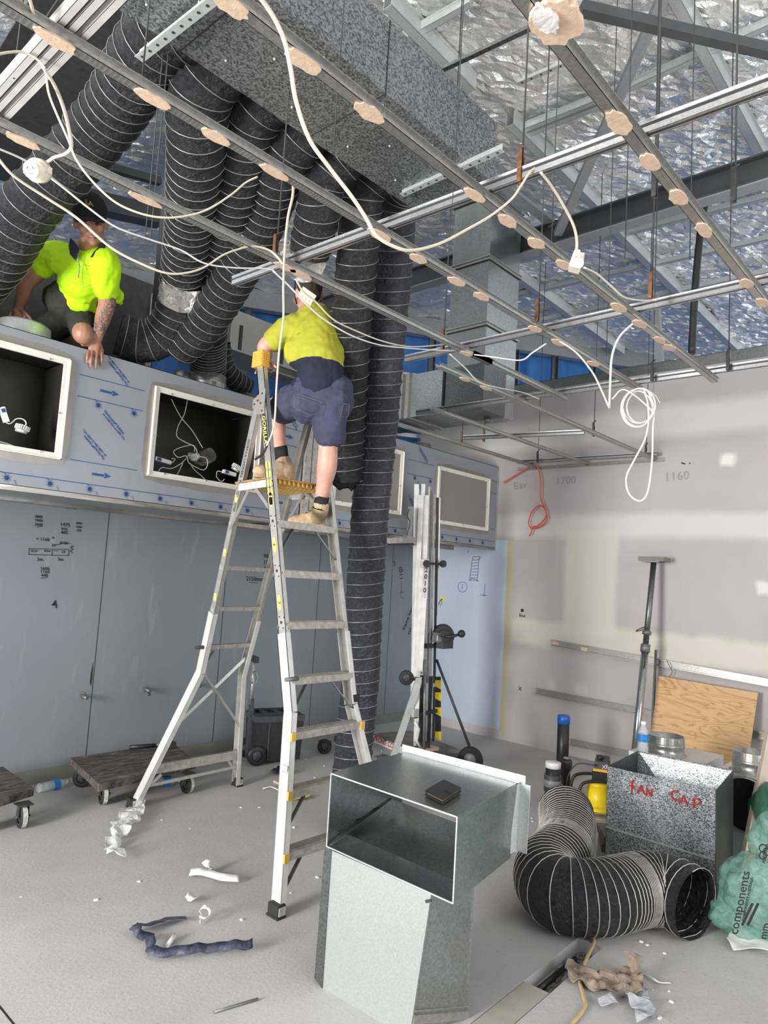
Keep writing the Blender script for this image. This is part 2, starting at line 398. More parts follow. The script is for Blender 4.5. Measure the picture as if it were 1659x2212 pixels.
# steel head track along the top of the right wall
tk = MB(); tk.chan((-.01, -7.5, ZT-.06), (-.01, .1, ZT-.06), .13, .1, .003, up=(0, 0, -1)); tk.v = [p+V((.05, 0, .1)) for p in tk.v]
ts = struct('trim_3', tk, 'galv_dark'); sl_ = MB()
for k in range(90): y = -4.6+k*.05; sl_.bb((-.021, y, ZT-.03), (-.017, y+.02, ZT+.03))
sl_.build('track_slots', 'black_plastic', loc=(0, 0, 0)).parent = ts
# exterior wall beyond: blue wrap behind steel studs, sloping eave
ZE = 5.0
EA, EB = P(888, 706, z=ZE), P(1430, 792, z=ZE); ed = (EB-EA).normalized(); en = V((-ed.y, ed.x, 0))
if en.dot(EA-CAM) < 0: en = -en
X0, X1 = EA-ed*9, EB+ed*5
ew = MB(); nseg = 120
for k in range(nseg):
    a_, b_ = X0.lerp(X1, k/nseg), X0.lerp(X1, (k+1)/nseg)
    w1 = en*(.2+.04*math.sin(k*.9)+.03*math.sin(k*2.3)); w2 = en*(.2+.04*math.sin((k+1)*.9)+.03*math.sin((k+1)*2.3))
    a_, b_ = a_.copy(), b_.copy(); a_.z = b_.z = 0
    ew.add([a_+w1, b_+w2, b_+w2+V((0, 0, ZE+.3)), a_+w1+V((0, 0, ZE+.3))], [(0, 1, 2, 3)], True)
struct('wall_back', ew, 'blue_wrap')
eb = MB()
eb.bar(X0+V((0, 0, .02)), X1+V((0, 0, .02)), .12, .24)
struct('trim_4', eb, 'painted_steel')
ln = (X1-X0).length
eb = MB()
for zz in (3.55, 4.35): a_, b_ = X0.copy(), X1.copy(); a_.z = b_.z = zz; eb.bar(a_, b_, .06, .05)
struct('trim_5', eb, 'white_aluminium')
k = 0; s_ = .3
proto = None
while s_ < ln-.4:
    p = X0+ed*s_; p.z = 0; t_ = MB(); t_.chan(V((0, 0, 0)), V((0, 0, ZE-.05)), .09, .045, .003, up=-en)
    if proto is None:
        proto = t_.build('steel_stud', 'galv_dark', loc=(0, 0, 0)); tag(proto, 'galvanised steel stud standing in front of the blue wrapped outside wall', 'stud', 'studs of the outside wall'); proto.location = p
    else:
        o = proto.copy(); COL.objects.link(o); o.location = p
    s_ += .6
# roof: foil-faced blanket, sloping down to the far eave
sl = math.tan(math.radians(6))
def roofz(p): return ZE+.12+max(-1, (EA-V(p)).dot(en))*sl
rf = MB(); W0, W1 = X0-ed*3, X1+ed*3; n1, n2 = int((W1-W0).length/.06), 560
r2 = random.Random(11)
for i in range(n1+1):
    p0 = W0.lerp(W1, i/n1)
    for j_ in range(n2+1):
        p = p0-en*(15.5*j_/n2-.8)+ed*r2.uniform(-.02, .02)+en*r2.uniform(-.009, .009)
        p.z = roofz(p)+.05*noise.noise(p*.9)+.035*noise.noise(V((p.x*3.1, p.y*3.1, 0)))+.02*noise.noise(V(((p-W0).dot(ed)*5, (p-W0).dot(en)*13, 3)))+r2.uniform(-.0105, .0105); rf.v.append(p)
for i in range(n1):
    for j_ in range(n2):
        a_ = i*(n2+1)+j_; b_ = a_+n2+1
        if r2.random() < .5: rf.f += [[a_, a_+1, b_+1], [a_, b_+1, b_]]
        else: rf.f += [[a_, a_+1, b_], [a_+1, b_+1, b_]]
rf.sm = [False]*len(rf.f)
struct('ceiling', rf, 'roof_foil')
# purlins lie under the foil; battens cross them
def roofline(px0, px1, w_, h_, name, mat, drop=.06, ext=.0):
    pts = []
    for (u, v) in (px0, px1):
        r = ray(u, v); t_ = 1.0
        for it in range(60):
            p = CAM+r*t_; gap = roofz(p)-drop-p.z; t_ += gap/max(.05, r.z+.1)*.6
        pts.append(CAM+r*t_)
    d_ = (pts[1]-pts[0])*ext; return struct(name, MB().chan(pts[0]-d_, pts[1]+d_, w_, h_, .004, .015), mat)
n_ = 6
for a_, b_ in (((1130, 300), (1295, 460)), ((1455, 0), (1640, 335)), ((1350, 525), (1590, 760)), ((1125, 610), (1320, 750)), ((860, 40), (1000, 180)), ((150, 0), (20, 250))):
    roofline(a_, b_, .075, .12, 'trim_%d' % n_, 'galv_light', .13, .15); n_ += 1
for a_, b_ in (((1135, 295), (1300, 230)), ((1380, 185), (1659, 60)), ((1150, 560), (1659, 430)), ((1125, 640), (1659, 520)), ((1150, 700), (1659, 590)), ((840, 110), (1000, 20)), ((1140, 280), (1330, 205))):
    roofline(a_, b_, .05, .05, 'trim_%d' % n_, 'galv_light', .1, .1); n_ += 1
# main steel beam across the room (dark painted I section), its far continuation, braces and posts
def ibeam(p, q, h, w_, name, mat='beam_dark', t_=.012, label=None, cat='beam'):
    p, q = V(p), V(q); m_ = MB()
    m_.bar(p, q, t_, h); m_.bar(p+V((0, 0, h/2)), q+V((0, 0, h/2)), w_, t_*1.3); m_.bar(p-V((0, 0, h/2)), q-V((0, 0, h/2)), w_, t_*1.3)
    return struct(name, m_, mat)
bx = -1.25
ibeam((bx, -7.5, 4.95), (bx, 1.6, 4.95), .2, .13, 'trim_%d' % n_); n_ += 1
struct('trim_%d' % n_, MB().bb((bx-.065, -7.5, 4.83), (bx+.065, 1.6, 4.842)), 'painted_steel'); n_ += 1  # paler strip paints light from below onto the beam's bottom flange
a_ = P(60, 260, z=4.3); b_ = P(255, -40, z=4.3)
ibeam(P(-30, 330, z=4.6), P(270, -70, z=4.6), .3, .42, 'trim_%d' % n_, 'steel_dark'); n_ += 1
# post left of centre and its partner
def tub(px0, px1, dz0, dz1, w_, name, mat='beam_dark', h_=None):
    return struct(name, MB().bar(P(*px0, **dz0), P(*px1, **dz1), w_, h_ or w_), mat)
tub((398, 110), (338, 720), dict(y=-1.25), dict(y=-.6), .11, 'trim_%d' % n_); n_ += 1
tub((930, 0), (925, 128), dict(y=-2.2), dict(y=-2.2), .05, 'trim_%d' % n_, 'steel_grey'); n_ += 1
tub((1434, -10), (1205, 505), dict(z=5.45), dict(x=bx-.05), .075, 'trim_%d' % n_, 'painted_steel', .05); n_ += 1
tub((1255, 18), (1680, 115), dict(z=4.6), dict(z=4.6), .055, 'trim_%d' % n_, 'beam_dark'); n_ += 1
tub((1195, 485), (1050, 372), dict(x=bx-.02), dict(z=5.3), .1, 'trim_%d' % n_, 'painted_steel', .03); n_ += 1
tub((1415, 640), (1425, 785), dict(x=.3), dict(x=.3), .08, 'trim_%d' % n_, 'painted_steel', .05); n_ += 1
tub((1140, 500), (1330, 655), dict(x=bx-.05), dict(x=-.2), .09, 'trim_%d' % n_, 'painted_steel', .05); n_ += 1
tub((160, 340), (345, 392), dict(y=-.1), dict(y=-.1), .06, 'trim_%d' % n_, 'beam_dark'); n_ += 1
tub((150, 425), (345, 470), dict(y=.4), dict(y=.4), .16, 'trim_%d' % n_, 'beam_dark'); n_ += 1

# the rest of the room behind the camera: walls with the shopfront and rear openings the daylight comes through
struct('wall_front', MB().bb((-11.2, -10, 3.45), (-11.05, 4, 6.6)).bb((-11.2, -10, 0), (-11.05, -6.4, 3.45)).bb((-11.2, -.9, 0), (-11.05, 4, 3.45)), 'wall_lilac_board')
struct('wall_rear', MB().bb((-11.2, -9.7, 4.2), (.1, -9.55, 6.6)).bb((-11.2, -9.7, 0), (-6.4, -9.55, 4.2)).bb((-1.4, -9.7, 0), (.1, -9.55, 4.2)), 'wall_lilac_board')
# ================= SUSPENDED CEILING GRID =================
GZ = 3.0
def furring(name_label, y, x0, x1, daubs, z=GZ, slots=False):
    """top-hat furring channel running along the room, open side up, with daubs of adhesive under it"""
    t_ = thing('furring_channel', name_label, 'ceiling channel', ((x0+x1)/2, y, z), 'furring channels of the ceiling grid')
    m_ = MB(); m_.chan((x0, y, z), (x1, y, z), .034, .024, .0015, .011)
    m_.build('channel', 'galv_profile', t_)
    if slots:
        s_ = MB(); xx = x0+.02
        while xx < x1: s_.bb((xx, y-.013, z-.0008), (xx+.006, y+.013, z)); xx += .014
        s_.build('knurled_face', 'steel_grey', t_)
    for (u, v) in daubs:
        p = P(u, v, z=z-.002)
        if not x0-.05 < p.x < x1+.05: continue
        d = MB(); k = 18; rx, ry = rnd.uniform(.05, .065), rnd.uniform(.022, .028); ring = []
        for i in range(k):
            a_ = 2*math.pi*i/k; f_ = rnd.uniform(.85, 1.1); ring.append(V((p.x+rx*f_*math.cos(a_), y+ry*f_*math.sin(a_), z-.005)))
        d.plate(ring, .005, (0, 0, 1)); d.build('plaster_daub', 'plaster_daub', t_)
    return t_
furring('galvanised furring channel running over the worker on the ladder, crusted daubs beneath', -3.2, -6.6, -2.45, [(40, 312), (308, 435), (600, 583), (630, 600)], slots=True)
furring('long furring channel with six tan daubs crossing in front of the black flexible ducts', -3.72, -6.7, -2.44, [(108, 102), (313, 228), (450, 305), (575, 380), (805, 515), (888, 563), (972, 612), (1023, 645), (1140, 714), (1190, 743), (1265, 788)], slots=True)
furring('furring channel passing under the big horizontal duct, loose cable hanging before it', -4.17, -6.4, -2.4, [(497, 8), (660, 130), (805, 240), (1025, 422), (1097, 478), (1158, 525), (1230, 568), (1335, 665), (1380, 700), (1425, 735), (1450, 750)])
t_ = furring('nearest furring channel at upper right with a big half-white plaster blob', -4.7, -6.1, -2.6, [(1340, 265), (1400, 352), (1460, 428), (1520, 497), (1610, 612), (1640, 655)])
d = MB(); p = P(1203, 38, z=GZ-.004); ring = [V((p.x+.068*math.cos(a)*rnd.uniform(.85, 1.1), p.y+.058*math.sin(a)*rnd.uniform(.85, 1.1), GZ-.02)) for a in [i*math.pi/12 for i in range(24)]]
d.plate(ring, .018, (0, 0, 1)); d.build('plaster_blob', 'plaster_daub', t_)
p2 = P(1180, 42, z=GZ-.022); d = MB(); ring = [V((p2.x+.045*math.cos(a)*rnd.uniform(.8, 1.1), p2.y+.026*math.sin(a)*rnd.uniform(.8, 1.15), GZ-.03)) for a in [i*math.pi/10 for i in range(20)]]
d.plate(ring, .012, (0, 0, 1)); crumple(d.build('white_plaster', 'plaster_white', t_), 1, .006, 40)
furring('furring channel reaching the lilac wall with two tan daubs near its left end', -2.9, -3.52, .0, [(985, 823), (1028, 842)])
furring('second furring channel from the hood, ending at the lilac wall track', -2.2, -2.68, .0, [])
furring('furring channel lying along the top front edge of the hood', -1.6, -2.75, .0, [])
furring('short crusted furring channel crossing beside the vertical duct', -3.2, -3.6, -3.4, [(975, 750), (1000, 765)])
def ppx(label, a_, b_, z=GZ+.03, **k): 
    a_, b_ = P(*a_, z=z), P(*b_, z=z); t_ = thing('primary_channel', label, 'ceiling channel', (a_+b_)/2, 'primary channels of the ceiling grid')
    MB().chan(a_, b_, .028, .038, .0015, .006).build('channel', 'galv_shiny', t_); MB().bar(a_-V((0, 0, .0006)), b_-V((0, 0, .0006)), .009, .001).build('groove', 'steel_dark', t_)
    dh = (b_-a_).normalized().cross(V((0, 0, 1)))
    for s in (-1, 1): MB().bar(a_+dh*s*.0145+V((0, 0, .024)), b_+dh*s*.0145+V((0, 0, .024)), .001, .009).build('side_groove', 'steel_dark', t_)
    return t_
ppx('shiny primary channel crossing highest over the room past the vertical duct', (505, 617), (1690, 186))
ppx('primary channel crossing behind the vertical duct with coiled cable ends on it', (877, 782), (1690, 606))
ppx('long primary channel nearest the lilac wall track, white coil tied to it', (900, 897), (1690, 786))
ppx('short primary channel with a fixing rail, hung before the lilac wall', (1000, 950), (1262, 938))
ppx('lower primary channel hung close along the lilac wall above the orange cable', (1118, 1002), (1420, 984))
t_ = thing('wall_angle', 'galvanised wall angle fixed along the lilac wall where the furring channels end', 'ceiling channel', (-.02, -2.2, GZ))
MB().bb((-.035, -3.0, GZ-.01), (-.0, -1.35, GZ-.006)).bb((-.003, -3.0, GZ-.01), (0, -1.35, GZ+.03)).build('angle', 'galv_profile', t_)
# bundle of channels resting across the grid, upper left
for i, (off, lab) in enumerate(((.01, 'left one of three loose white channels laid across the upper left grid'), (.036, 'middle one of three loose white channels laid across the upper left grid'), (.068, 'right one of three loose white channels laid across the upper left grid'))):
    a_, b_ = P(-12, 262, z=GZ+.032), P(252, -16, z=GZ+.032); dv = (b_-a_).normalized(); nv = V((dv.y, -dv.x, 0))
    if nv.x < 0: nv = -nv
    a_ = a_+nv*(off-.05)-dv*.2; b_ = b_+nv*(off-.05)+dv*.25*(i+1)
    t_ = thing('loose_channel', lab, 'ceiling channel', (a_+b_)/2)
    MB().chan(a_, b_, .02, .03, .0015, .005).build('channel', 'white_aluminium', t_)
# hanger rods with spring clips
def rod(u, v0, v1, label, depth=None, clip=None, z=GZ+.03, r=.0035, top=None):
    b_ = P(u[1], v1, z=z) if depth is None else P(u[1], v1, d=depth)
    tz = roofz(b_)-.05 if top is None else top
    t_ = thing('hanger_rod', label, 'hanger rod', b_, 'hanger rods of the ceiling grid')
    MB().cyl(b_, V((b_.x, b_.y, tz)), r, 6).build('rod', 'steel_dark', t_)
    if clip:
        m_ = MB(); c_ = b_+V((0, 0, .05)); m_.bb((c_.x-.013, c_.y-.003, c_.z-.06), (c_.x-.009, c_.y+.012, c_.z+.06)).bb((c_.x+.005, c_.y-.003, c_.z-.06), (c_.x+.009, c_.y+.012, c_.z+.03))
        m_.bar(c_+V((-.011, 0, .058)), c_+V((.025, 0, .085)), .014, .003); m_.build('spring_clip', clip, t_)
for (u, v, cl, lab) in ((1127, 388, 'rust_steel', 'hanger rod with a rusty clip beside the vertical duct'), (596, 560, 'rust_steel', 'hanger rod with a rusty clip above the ladder worker'),
        (1163, 690, 'rust_steel', 'hanger rod with an orange clip meeting the cable loop end'), (1408, 640, 'rust_steel', 'hanger rod with a brown clip over the far primary channel'),
        (958, 752, 'rust_steel', 'hanger rod in front of the dark riser face ending at the crossing'), (1574, 797, 'steel_dark', 'hanger rod with a dark clip near the lilac wall track at right'),
        (1410, 820, 'steel_dark', 'hanger rod ending just above the white cable coil'), (1283, 940, 'steel_dark', 'hanger rod ending on the short primary channel with bent wire end'),
        (1046, 952, 'copper', 'hanger rod with a copper clip at the short primary channel'), (857, 896, 'copper', 'hanger rod with a copper clip right of the long flexible duct'),
        (998, 955, 'copper', 'short hanger rod with a copper clip above the furring channel'), (1162, 997, 'steel_dark', 'hanger rod with a bent tip above the orange cable loop'),
        (1396, 985, 'steel_dark', 'hanger rod with a dark bent clip inside the white cable coil'), (1417, 420, 'steel_dark', 'hanger rod with a small buckle at upper right'), (1588, 430, 'steel_dark', 'hanger rod left of the black hanging hose bend at far right')):
    rod((u, u), 0, v, lab, clip=cl)
for (u, v, lab) in ((1310, 770, 'thin rod hanging left of the black hose before the foil roof'), (1490, 560, 'thin rod hanging just left of the thick black hose'), (1190, 560, 'thin rod before the foil roof right of the vertical duct'), (1350, 560, 'thin rod passing between the two upper right furring channels'),
        (305, 190, 'thin rod at the end of the perforated bracket'), (313, 520, 'left of two thin rods between the cap wearer and first big duct'), (325, 520, 'right of two thin rods between the cap wearer and first big duct'), (720, 330, 'thin rod passing the underside of the big duct'), (30, 170, 'thin rod at the far left behind the loose channels'), (978, 440, 'thin rod on the left side of the vertical duct')):
    rod((u, u), 0, v, lab, r=.0025)
# perforated slotted bracket bars under the ducts
def slotted(a_, b_, label, w_=.04, mat='galv_light'):
    a_, b_ = V(a_), V(b_); t_ = thing('slotted_strut', label, 'support strut', (a_+b_)/2)
    m_ = MB(); m_.bar(a_, b_, w_, .003); m_.bar(a_+V((0, 0, w_/2)), b_+V((0, 0, w_/2)), .003, w_); m_.build('bar', mat, t_)
    d_ = (b_-a_); n = int(d_.length/.05); h = MB()
    for i in range(n):
        c_ = a_+d_*((i+.5)/n)-V((0, 0, .0018)); h.cyl(c_, c_-V((0, 0, .001)), .007, 8)
    h.build('slots', 'steel_dark', t_)
slotted(P(300, 128, z=3.74), P(478, -12, z=3.74), 'perforated galvanised strut at upper left holding the big duct')
slotted(P(868, 422, z=3.77), P(1085, 325, z=3.77), 'dark slotted strut under the far end of the big duct', .035, 'galv_light')
slotted(P(957, 152, z=4.6), P(1148, 62, z=4.6), 'slotted strut crossing the top of the vertical duct at left', .03, 'galv_dark')
slotted(P(1118, 182, z=4.6), P(1222, 138, z=4.6), 'slotted strut crossing the vertical duct towards the nearest channel', .03, 'galv_light')
# ================= BIG SHEET METAL DUCTS =================
DX, DY0, DY1, DZ0, DZ1 = -3.88, -3.5, -2.99, 3.8, 4.14
t_ = thing('supply_duct', 'long rectangular galvanised duct running overhead with black flexible ducts on its side', 'duct', (-6, -3.25, DZ0))
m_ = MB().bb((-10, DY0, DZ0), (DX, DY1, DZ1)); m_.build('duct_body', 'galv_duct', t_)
for x in (-6.4, -5.45, -4.75): MB().bb((x, DY0-.003, DZ0-.003), (x+.005, DY1+.003, DZ1+.003)).build('sheet_seam', 'steel_dark', t_)
m_ = MB()
for i in range(46): m_.sph((DX-.1-i*.12, DY0+.06+(i % 3)*.17, DZ0-.002), .006, None, 6, 4)
m_.build('rivets', 'galv_light', t_)
RX0, RX1, RY0, RY1, RZ0, RZ1 = -1.87, -1.37, -2.11, -1.7, 3.2, min(roofz(V((x, y, 0))) for x in (-1.87, -1.37) for y in (-2.11, -1.7))-.08
t_ = thing('riser_duct', 'tall vertical rectangular galvanised duct rising into the foil roof', 'duct', (-1.6, -1.9, RZ0))
m_ = MB().bb((RX0, RY0, RZ0), (RX1, RY1, RZ1)); m_.build('duct_body', 'galv', t_)
for zz in (3.95, 4.55, 5.15):
    m_ = MB().bb((RX0-.02, RY0-.02, zz), (RX1+.02, RY1+.02, zz+.012)).bb((RX0-.02, RY0-.02, zz+.03), (RX1+.02, RY1+.02, zz+.042)).bb((RX0-.008, RY0-.008, zz), (RX1+.008, RY1+.008, zz+.042)); m_.build('flange_joint', 'galv_profile', t_)
MB().bb((RX0-.003, RY0-.003, RZ0), (RX1-.15, RY1+.003, 3.62)).build('side_patch', 'galv_dark', t_)
MB().cyl((-1.55, -1.95, RZ0), (-1.55, -1.95, RZ0-.03), .03, 8).build('handle_knob', 'steel_grey', t_)
t_ = thing('roof_penetration_flap', 'torn piece of foil blanket with yellow fibre around the top of the vertical duct', 'insulation', (-1.6, -1.9, 5.3))
fl = MB(); pts = [P(u, v, y=RY0-.05) for u, v in ((985, 95), (1030, 60), (1090, 45), (1135, 20), (1100, -30), (980, -20))]; fl.plate(pts, .01); crumple(fl.build('foil_flap', 'roof_foil', t_), 5, .04, 9)
fl = MB(); pts = [P(u, v, y=RY1+.3) for u, v in ((1098, 60), (1130, 90), (1172, 148), (1150, 160), (1118, 150), (1095, 120))]; fl.plate(pts, .02); crumple(fl.build('yellow_fibre', 'insulation_yellow', t_), 4, .02, 12)
t_ = thing('branch_duct', 'rectangular galvanised branch leaving the foot of the vertical duct towards the blue wall', 'duct', (-1.6, -1, 3.2))
MB().bb((-1.9, -1.68, 3.21), (-1.38, -.6, 3.62)).build('duct_body', 'galv', t_)
MB().bb((-1.92, -1.3, 3.2), (-1.36, -1.26, 3.64)).bb((-1.92, -1.22, 3.2), (-1.36, -1.18, 3.64)).build('flange_joint', 'galv_profile', t_)
t_ = thing('return_duct', 'long pale grey rectangular duct hung behind the ladder worker above the hood', 'duct', (-1.8, -.1, 3.7))
MB().bb((-3.22, -.2, 3.7), (.0, .25, 4.08)).build('duct_body', 'duct_pale', t_)
MB().bb((-3.235, -.22, 3.66), (-3.21, .27, 4.12)).build('flange_joint', 'galv_dark', t_)
for x in (-3.1, -2.6): MB().bb((x, -.215, 3.72), (x+.03, -.2, 3.95)).build('hanger_strap', 'steel_dark', t_)
t_ = thing('exhaust_plenum', 'large dark galvanised plenum box behind the kneeling worker', 'duct', (-4.2, -.1, 3.05))
MB().bb((-5.9, -.28, 3.06), (-3.98, .3, 3.98)).build('box_body', 'plenum_dark', t_)
MB().bb((-4.7, -.29, 3.06), (-4.68, -.28, 3.98)).build('edge_strip', 'galv_profile', t_)
MB().bb((-4.05, -.3, 3.1), (-4.0, -.28, 3.9)).build('edge_strip', 'galv_profile', t_)
# ================= STAINLESS HOODS ON THE LEFT WALL =================
HY, HZ0, HZ1 = -1.1, 2.11, 3.045
t = NT('grille_mesh'); sep = t.node('SeparateXYZ'); t.link(t.tc.outputs['Object'], sep.inputs[0])
sx_ = t.math('SINE', t.math('MULTIPLY', sep.outputs[0], 330)); sz_ = t.math('SINE', t.math('MULTIPLY', sep.outputs[2], 330)); mm = t.math('MULTIPLY', sx_, sz_)
t.set(t.ramp(mm, [(.0, (.42, .4, .37)), (.25, (.12, .12, .115))]), .5, .3); t.bump(mm, .4, .003)
def holed(mb, x0, x1, z0, z1, holes, y, th=.004):
    xs = sorted({x0, x1, *[h[0] for h in holes], *[h[1] for h in holes]})
    for a_, b_ in zip(xs[:-1], xs[1:]):
        hh = [h for h in holes if h[0] <= a_ and h[1] >= b_]
        if hh: mb.bb((a_, y, z0), (b_, y+th, hh[0][2])).bb((a_, y, hh[0][3]), (b_, y+th, z1))
        else: mb.bb((a_, y, z0), (b_, y+th, z1))
def blobring(x0, x1, z0, z1, seed):  # irregular torn edge of the film round an opening
    r_ = random.Random(seed); pts = []; n_s = 14
    for (a_, b_) in (((x0, z0), (x1, z0)), ((x1, z0), (x1, z1)), ((x1, z1), (x0, z1)), ((x0, z1), (x0, z0))):
        for i in range(n_s):
            s = i/n_s; cx_, cz_ = (x0+x1)/2, (z0+z1)/2; x, z = a_[0]+(b_[0]-a_[0])*s, a_[1]+(b_[1]-a_[1])*s
            e = .5+.5*min(1, min(s, 1-s)*9); g = .045*e+r_.uniform(-.006, .006)
            pts.append((x+math.copysign(g, x-cx_) if abs(x-cx_) > (x1-x0)/2-.001 else x, z+math.copysign(g, z-cz_) if abs(z-cz_) > (z1-z0)/2-.001 else z))
    return pts
def hood(label, x0, x1, holes, left_arrow, seed, frames):
    t_ = thing('kitchen_hood', label, 'exhaust hood', ((x0+x1)/2, -.55, HZ0))
    m_ = MB(); holed(m_, x0, x1, HZ0, HZ1, [h for h in holes], HY); m_.build('front_panel', 'film_grey', t_)
    m_ = MB().bb((x0, HY, HZ1-.004), (x1, -.25, HZ1)).bb((x0, HY, HZ0), (x1, -.02, HZ0+.004)) ; m_.build('top_and_base_sheet', 'galv', t_)
    MB().bb((x0, HY+.004, HZ0+.004), (x0+.004, -.25, HZ1-.004)).build('end_panel', 'bare_steel', t_)
    MB().bb((x1-.004, HY+.004, HZ0+.004), (x1, -.25, HZ1-.004)).build('end_panel', 'bare_steel', t_)
    MB().bb((x0, HY-.002, HZ0-.03), (x1, HY+.03, HZ0)).bb((x0, -.12, HZ0-.02), (x1, -.02, HZ0)).build('drip_gutter', 'bare_steel', t_)
    for k, h in enumerate(holes):
        rg = blobring(*h, seed+k); s_ = MB(); n = len(rg); inner = []
        for (x, z) in rg: inner.append((min(max(x, h[0]), h[1]), min(max(z, h[2]), h[3])))
        for i in range(n):
            j_ = (i+1) % n; s_.poly([(rg[i][0], HY-.0012, rg[i][1]), (rg[j_][0], HY-.0012, rg[j_][1]), (inner[j_][0], HY-.0012, inner[j_][1]), (inner[i][0], HY-.0012, inner[i][1])])
        s_.build('bare_surround', 'surround_metal', t_)
        W_ = .038; fr = MB()
        fr.bb((h[0], HY-.012, h[2]), (h[1], HY+.002, h[2]+W_)).bb((h[0], HY-.012, h[3]-W_), (h[1], HY+.002, h[3])).bb((h[0], HY-.012, h[2]+W_), (h[0]+W_, HY+.002, h[3]-W_)).bb((h[1]-W_, HY-.012, h[2]+W_), (h[1], HY+.002, h[3]-W_))
        for (a_, b_) in (((h[0], h[0]+.006), (h[2], h[3])), ((h[1]-.006, h[1]), (h[2], h[3]))): fr.bb((a_[0], HY-.022, b_[0]), (a_[1], HY-.012, b_[1]))
        for zz in (h[2], h[3]-.006): fr.bb((h[0], HY-.022, zz), (h[1], HY-.012, zz+.006))
        f_ = fr.build('opening_frame', 'cream_frame', t_)
        for (sx, sz) in ((.12, .02), (.5, .02), (.88, .02), (.12, .98), (.5, .98), (.88, .98), (.02, .45), (.98, .45)):
            x = h[0]+.019+(h[1]-h[0]-.038)*sx; z = h[2]+.019+(h[3]-h[2]-.038)*sz
            MB().cyl((x, HY-.012, z), (x, HY-.017, z), .006, 8).build('screw', 'galv_profile', f_)
        if frames == 'open':
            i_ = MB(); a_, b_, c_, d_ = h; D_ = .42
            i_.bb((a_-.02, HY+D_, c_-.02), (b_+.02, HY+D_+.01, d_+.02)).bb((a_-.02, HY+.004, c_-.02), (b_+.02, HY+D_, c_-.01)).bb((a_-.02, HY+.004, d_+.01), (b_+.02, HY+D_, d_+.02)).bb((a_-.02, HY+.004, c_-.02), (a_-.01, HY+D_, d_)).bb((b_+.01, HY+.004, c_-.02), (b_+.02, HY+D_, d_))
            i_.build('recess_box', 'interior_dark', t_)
        else:
            MB().bb((h[0]+W_, HY-.003, h[2]+W_), (h[1]-W_, HY+.001, h[3]-W_)).build('grille_panel', 'grille_mesh', t_)
    # printed protective film: thin lines, arrows, starburst marks and diagonal lettering
    Y = HY-.0022; pr = MB(); dn_ = (0, -1, 0)
    clear_ = lambda xa, xb, za, zb: all(xb < h[0]-.05 or xa > h[1]+.05 or zb < h[2]-.05 or za > h[3]+.05 for h in holes)
    for z in (2.87, 2.73, 2.32, 2.18):
        x = x0+.01
        while x < x1-.02:
            if clear_(x, x+.03, z-.002, z+.002): pr.bb((x, Y, z-.0022), (x+.0301, Y+.001, z+.0022))
            x += .03
    lp = MB()
    def arrow(x, z):
        s = -1 if left_arrow else 1; 
        if not clear_(x-.02, x+.16, z-.02, z+.02): return
        a_ = x if s > 0 else x+.13
        pr.poly([(a_, Y, z+.008), (a_+s*.085, Y, z+.008), (a_+s*.085, Y, z-.008), (a_, Y, z-.008), (a_+s*.008, Y, z)])
        pr.poly([(a_+s*.085, Y, z+.02), (a_+s*.132, Y, z), (a_+s*.085, Y, z-.02), (a_+s*.093, Y, z)])
    def star(x, z):
        if not clear_(x-.03, x+.03, z-.03, z+.03): return
        for i in range(16):
            a_ = i*math.pi/8; r_ = .036 if i % 2 else .026; c, s = math.cos(a_), math.sin(a_)
            pr.poly([(x+c*.006-s*.0022, Y, z+s*.006+c*.0022), (x+c*r_, Y, z+s*r_), (x+c*.006+s*.0022, Y, z+s*.006-c*.0022)])
        pr.poly([(x+.009*math.cos(i*math.pi/5), Y, z+.009*math.sin(i*math.pi/5)) for i in range(10)])
        pr.stroke([(x-.01, Y, z+.02), (x-.02, Y, z+.028), (x-.035, Y, z+.03)], .003, dn_)
    def words(x, z, flip):
        if not clear_(x, x+.15, z-.14, z) or z > HZ1+.01: return
        d_ = V((.76, 0, -.65)); u_ = V((.65, 0, .76)); o_ = V((x, Y, z))
        if flip: o_ = o_+d_*.19-u_*.02; d_ = -d_; u_ = -u_
        pr.text('The Novacel® Solution', o_, d_, u_, .0205, bold=.0009); pr.text('for LASER Fiber & LASER CO₂.', o_-u_*.021+d_*.01, d_, u_, .017, bold=.0008)
    k = -40
    while k < 40:
        xs_ = -4.77+.25*k
        if x0+.03 < xs_ < x1-.05: star(xs_, 2.70); star(xs_, 2.15)
        if x0+.03 < xs_ < x1-.2: words(xs_+.04, 2.67, False); words(xs_-.05, 2.5, True); words(xs_+.06, 3.02, True); pr.text('The', (xs_+.035, Y, 2.135), (.76, 0, -.65), (.65, 0, .76), .018)
        k += 1
    for k in range(-30, 30):
        if x0+.03 < -5.15+.38*k < x1-.15: arrow(-5.15+.38*k, 2.25)
        if x0+.03 < -4.77+.38*k < x1-.15: arrow(-4.77+.38*k, 2.80)
    pr.build('film_print', 'print_blue', t_)
    return t_
hood('long grey film-wrapped kitchen hood under the kneeling worker with two open light boxes', -9.0, -3.0, [(-5.9, -4.975, 2.305, 2.945), (-4.385, -3.455, 2.295, 2.925)], False, 3, 'open')
h2 = hood('film-wrapped kitchen hood in the corner with two mesh grille panels, right of the long ducts', -2.82, -.03, [(-2.64, -1.715, 2.305, 2.93), (-1.15, -.2, 2.285, 2.88)], True, 9, 'grille')
cr = MB().bb((-.03, HY-.006, HZ0+.0), (.0, HY+.03, HZ1-.03)); cr.build('film_edge', 'film_side', h2)
t_ = thing('joint_channel', 'worn grey upright channel between the two hoods behind the ladder worker leg', 'channel', (-2.9, -1.1, 2.1))
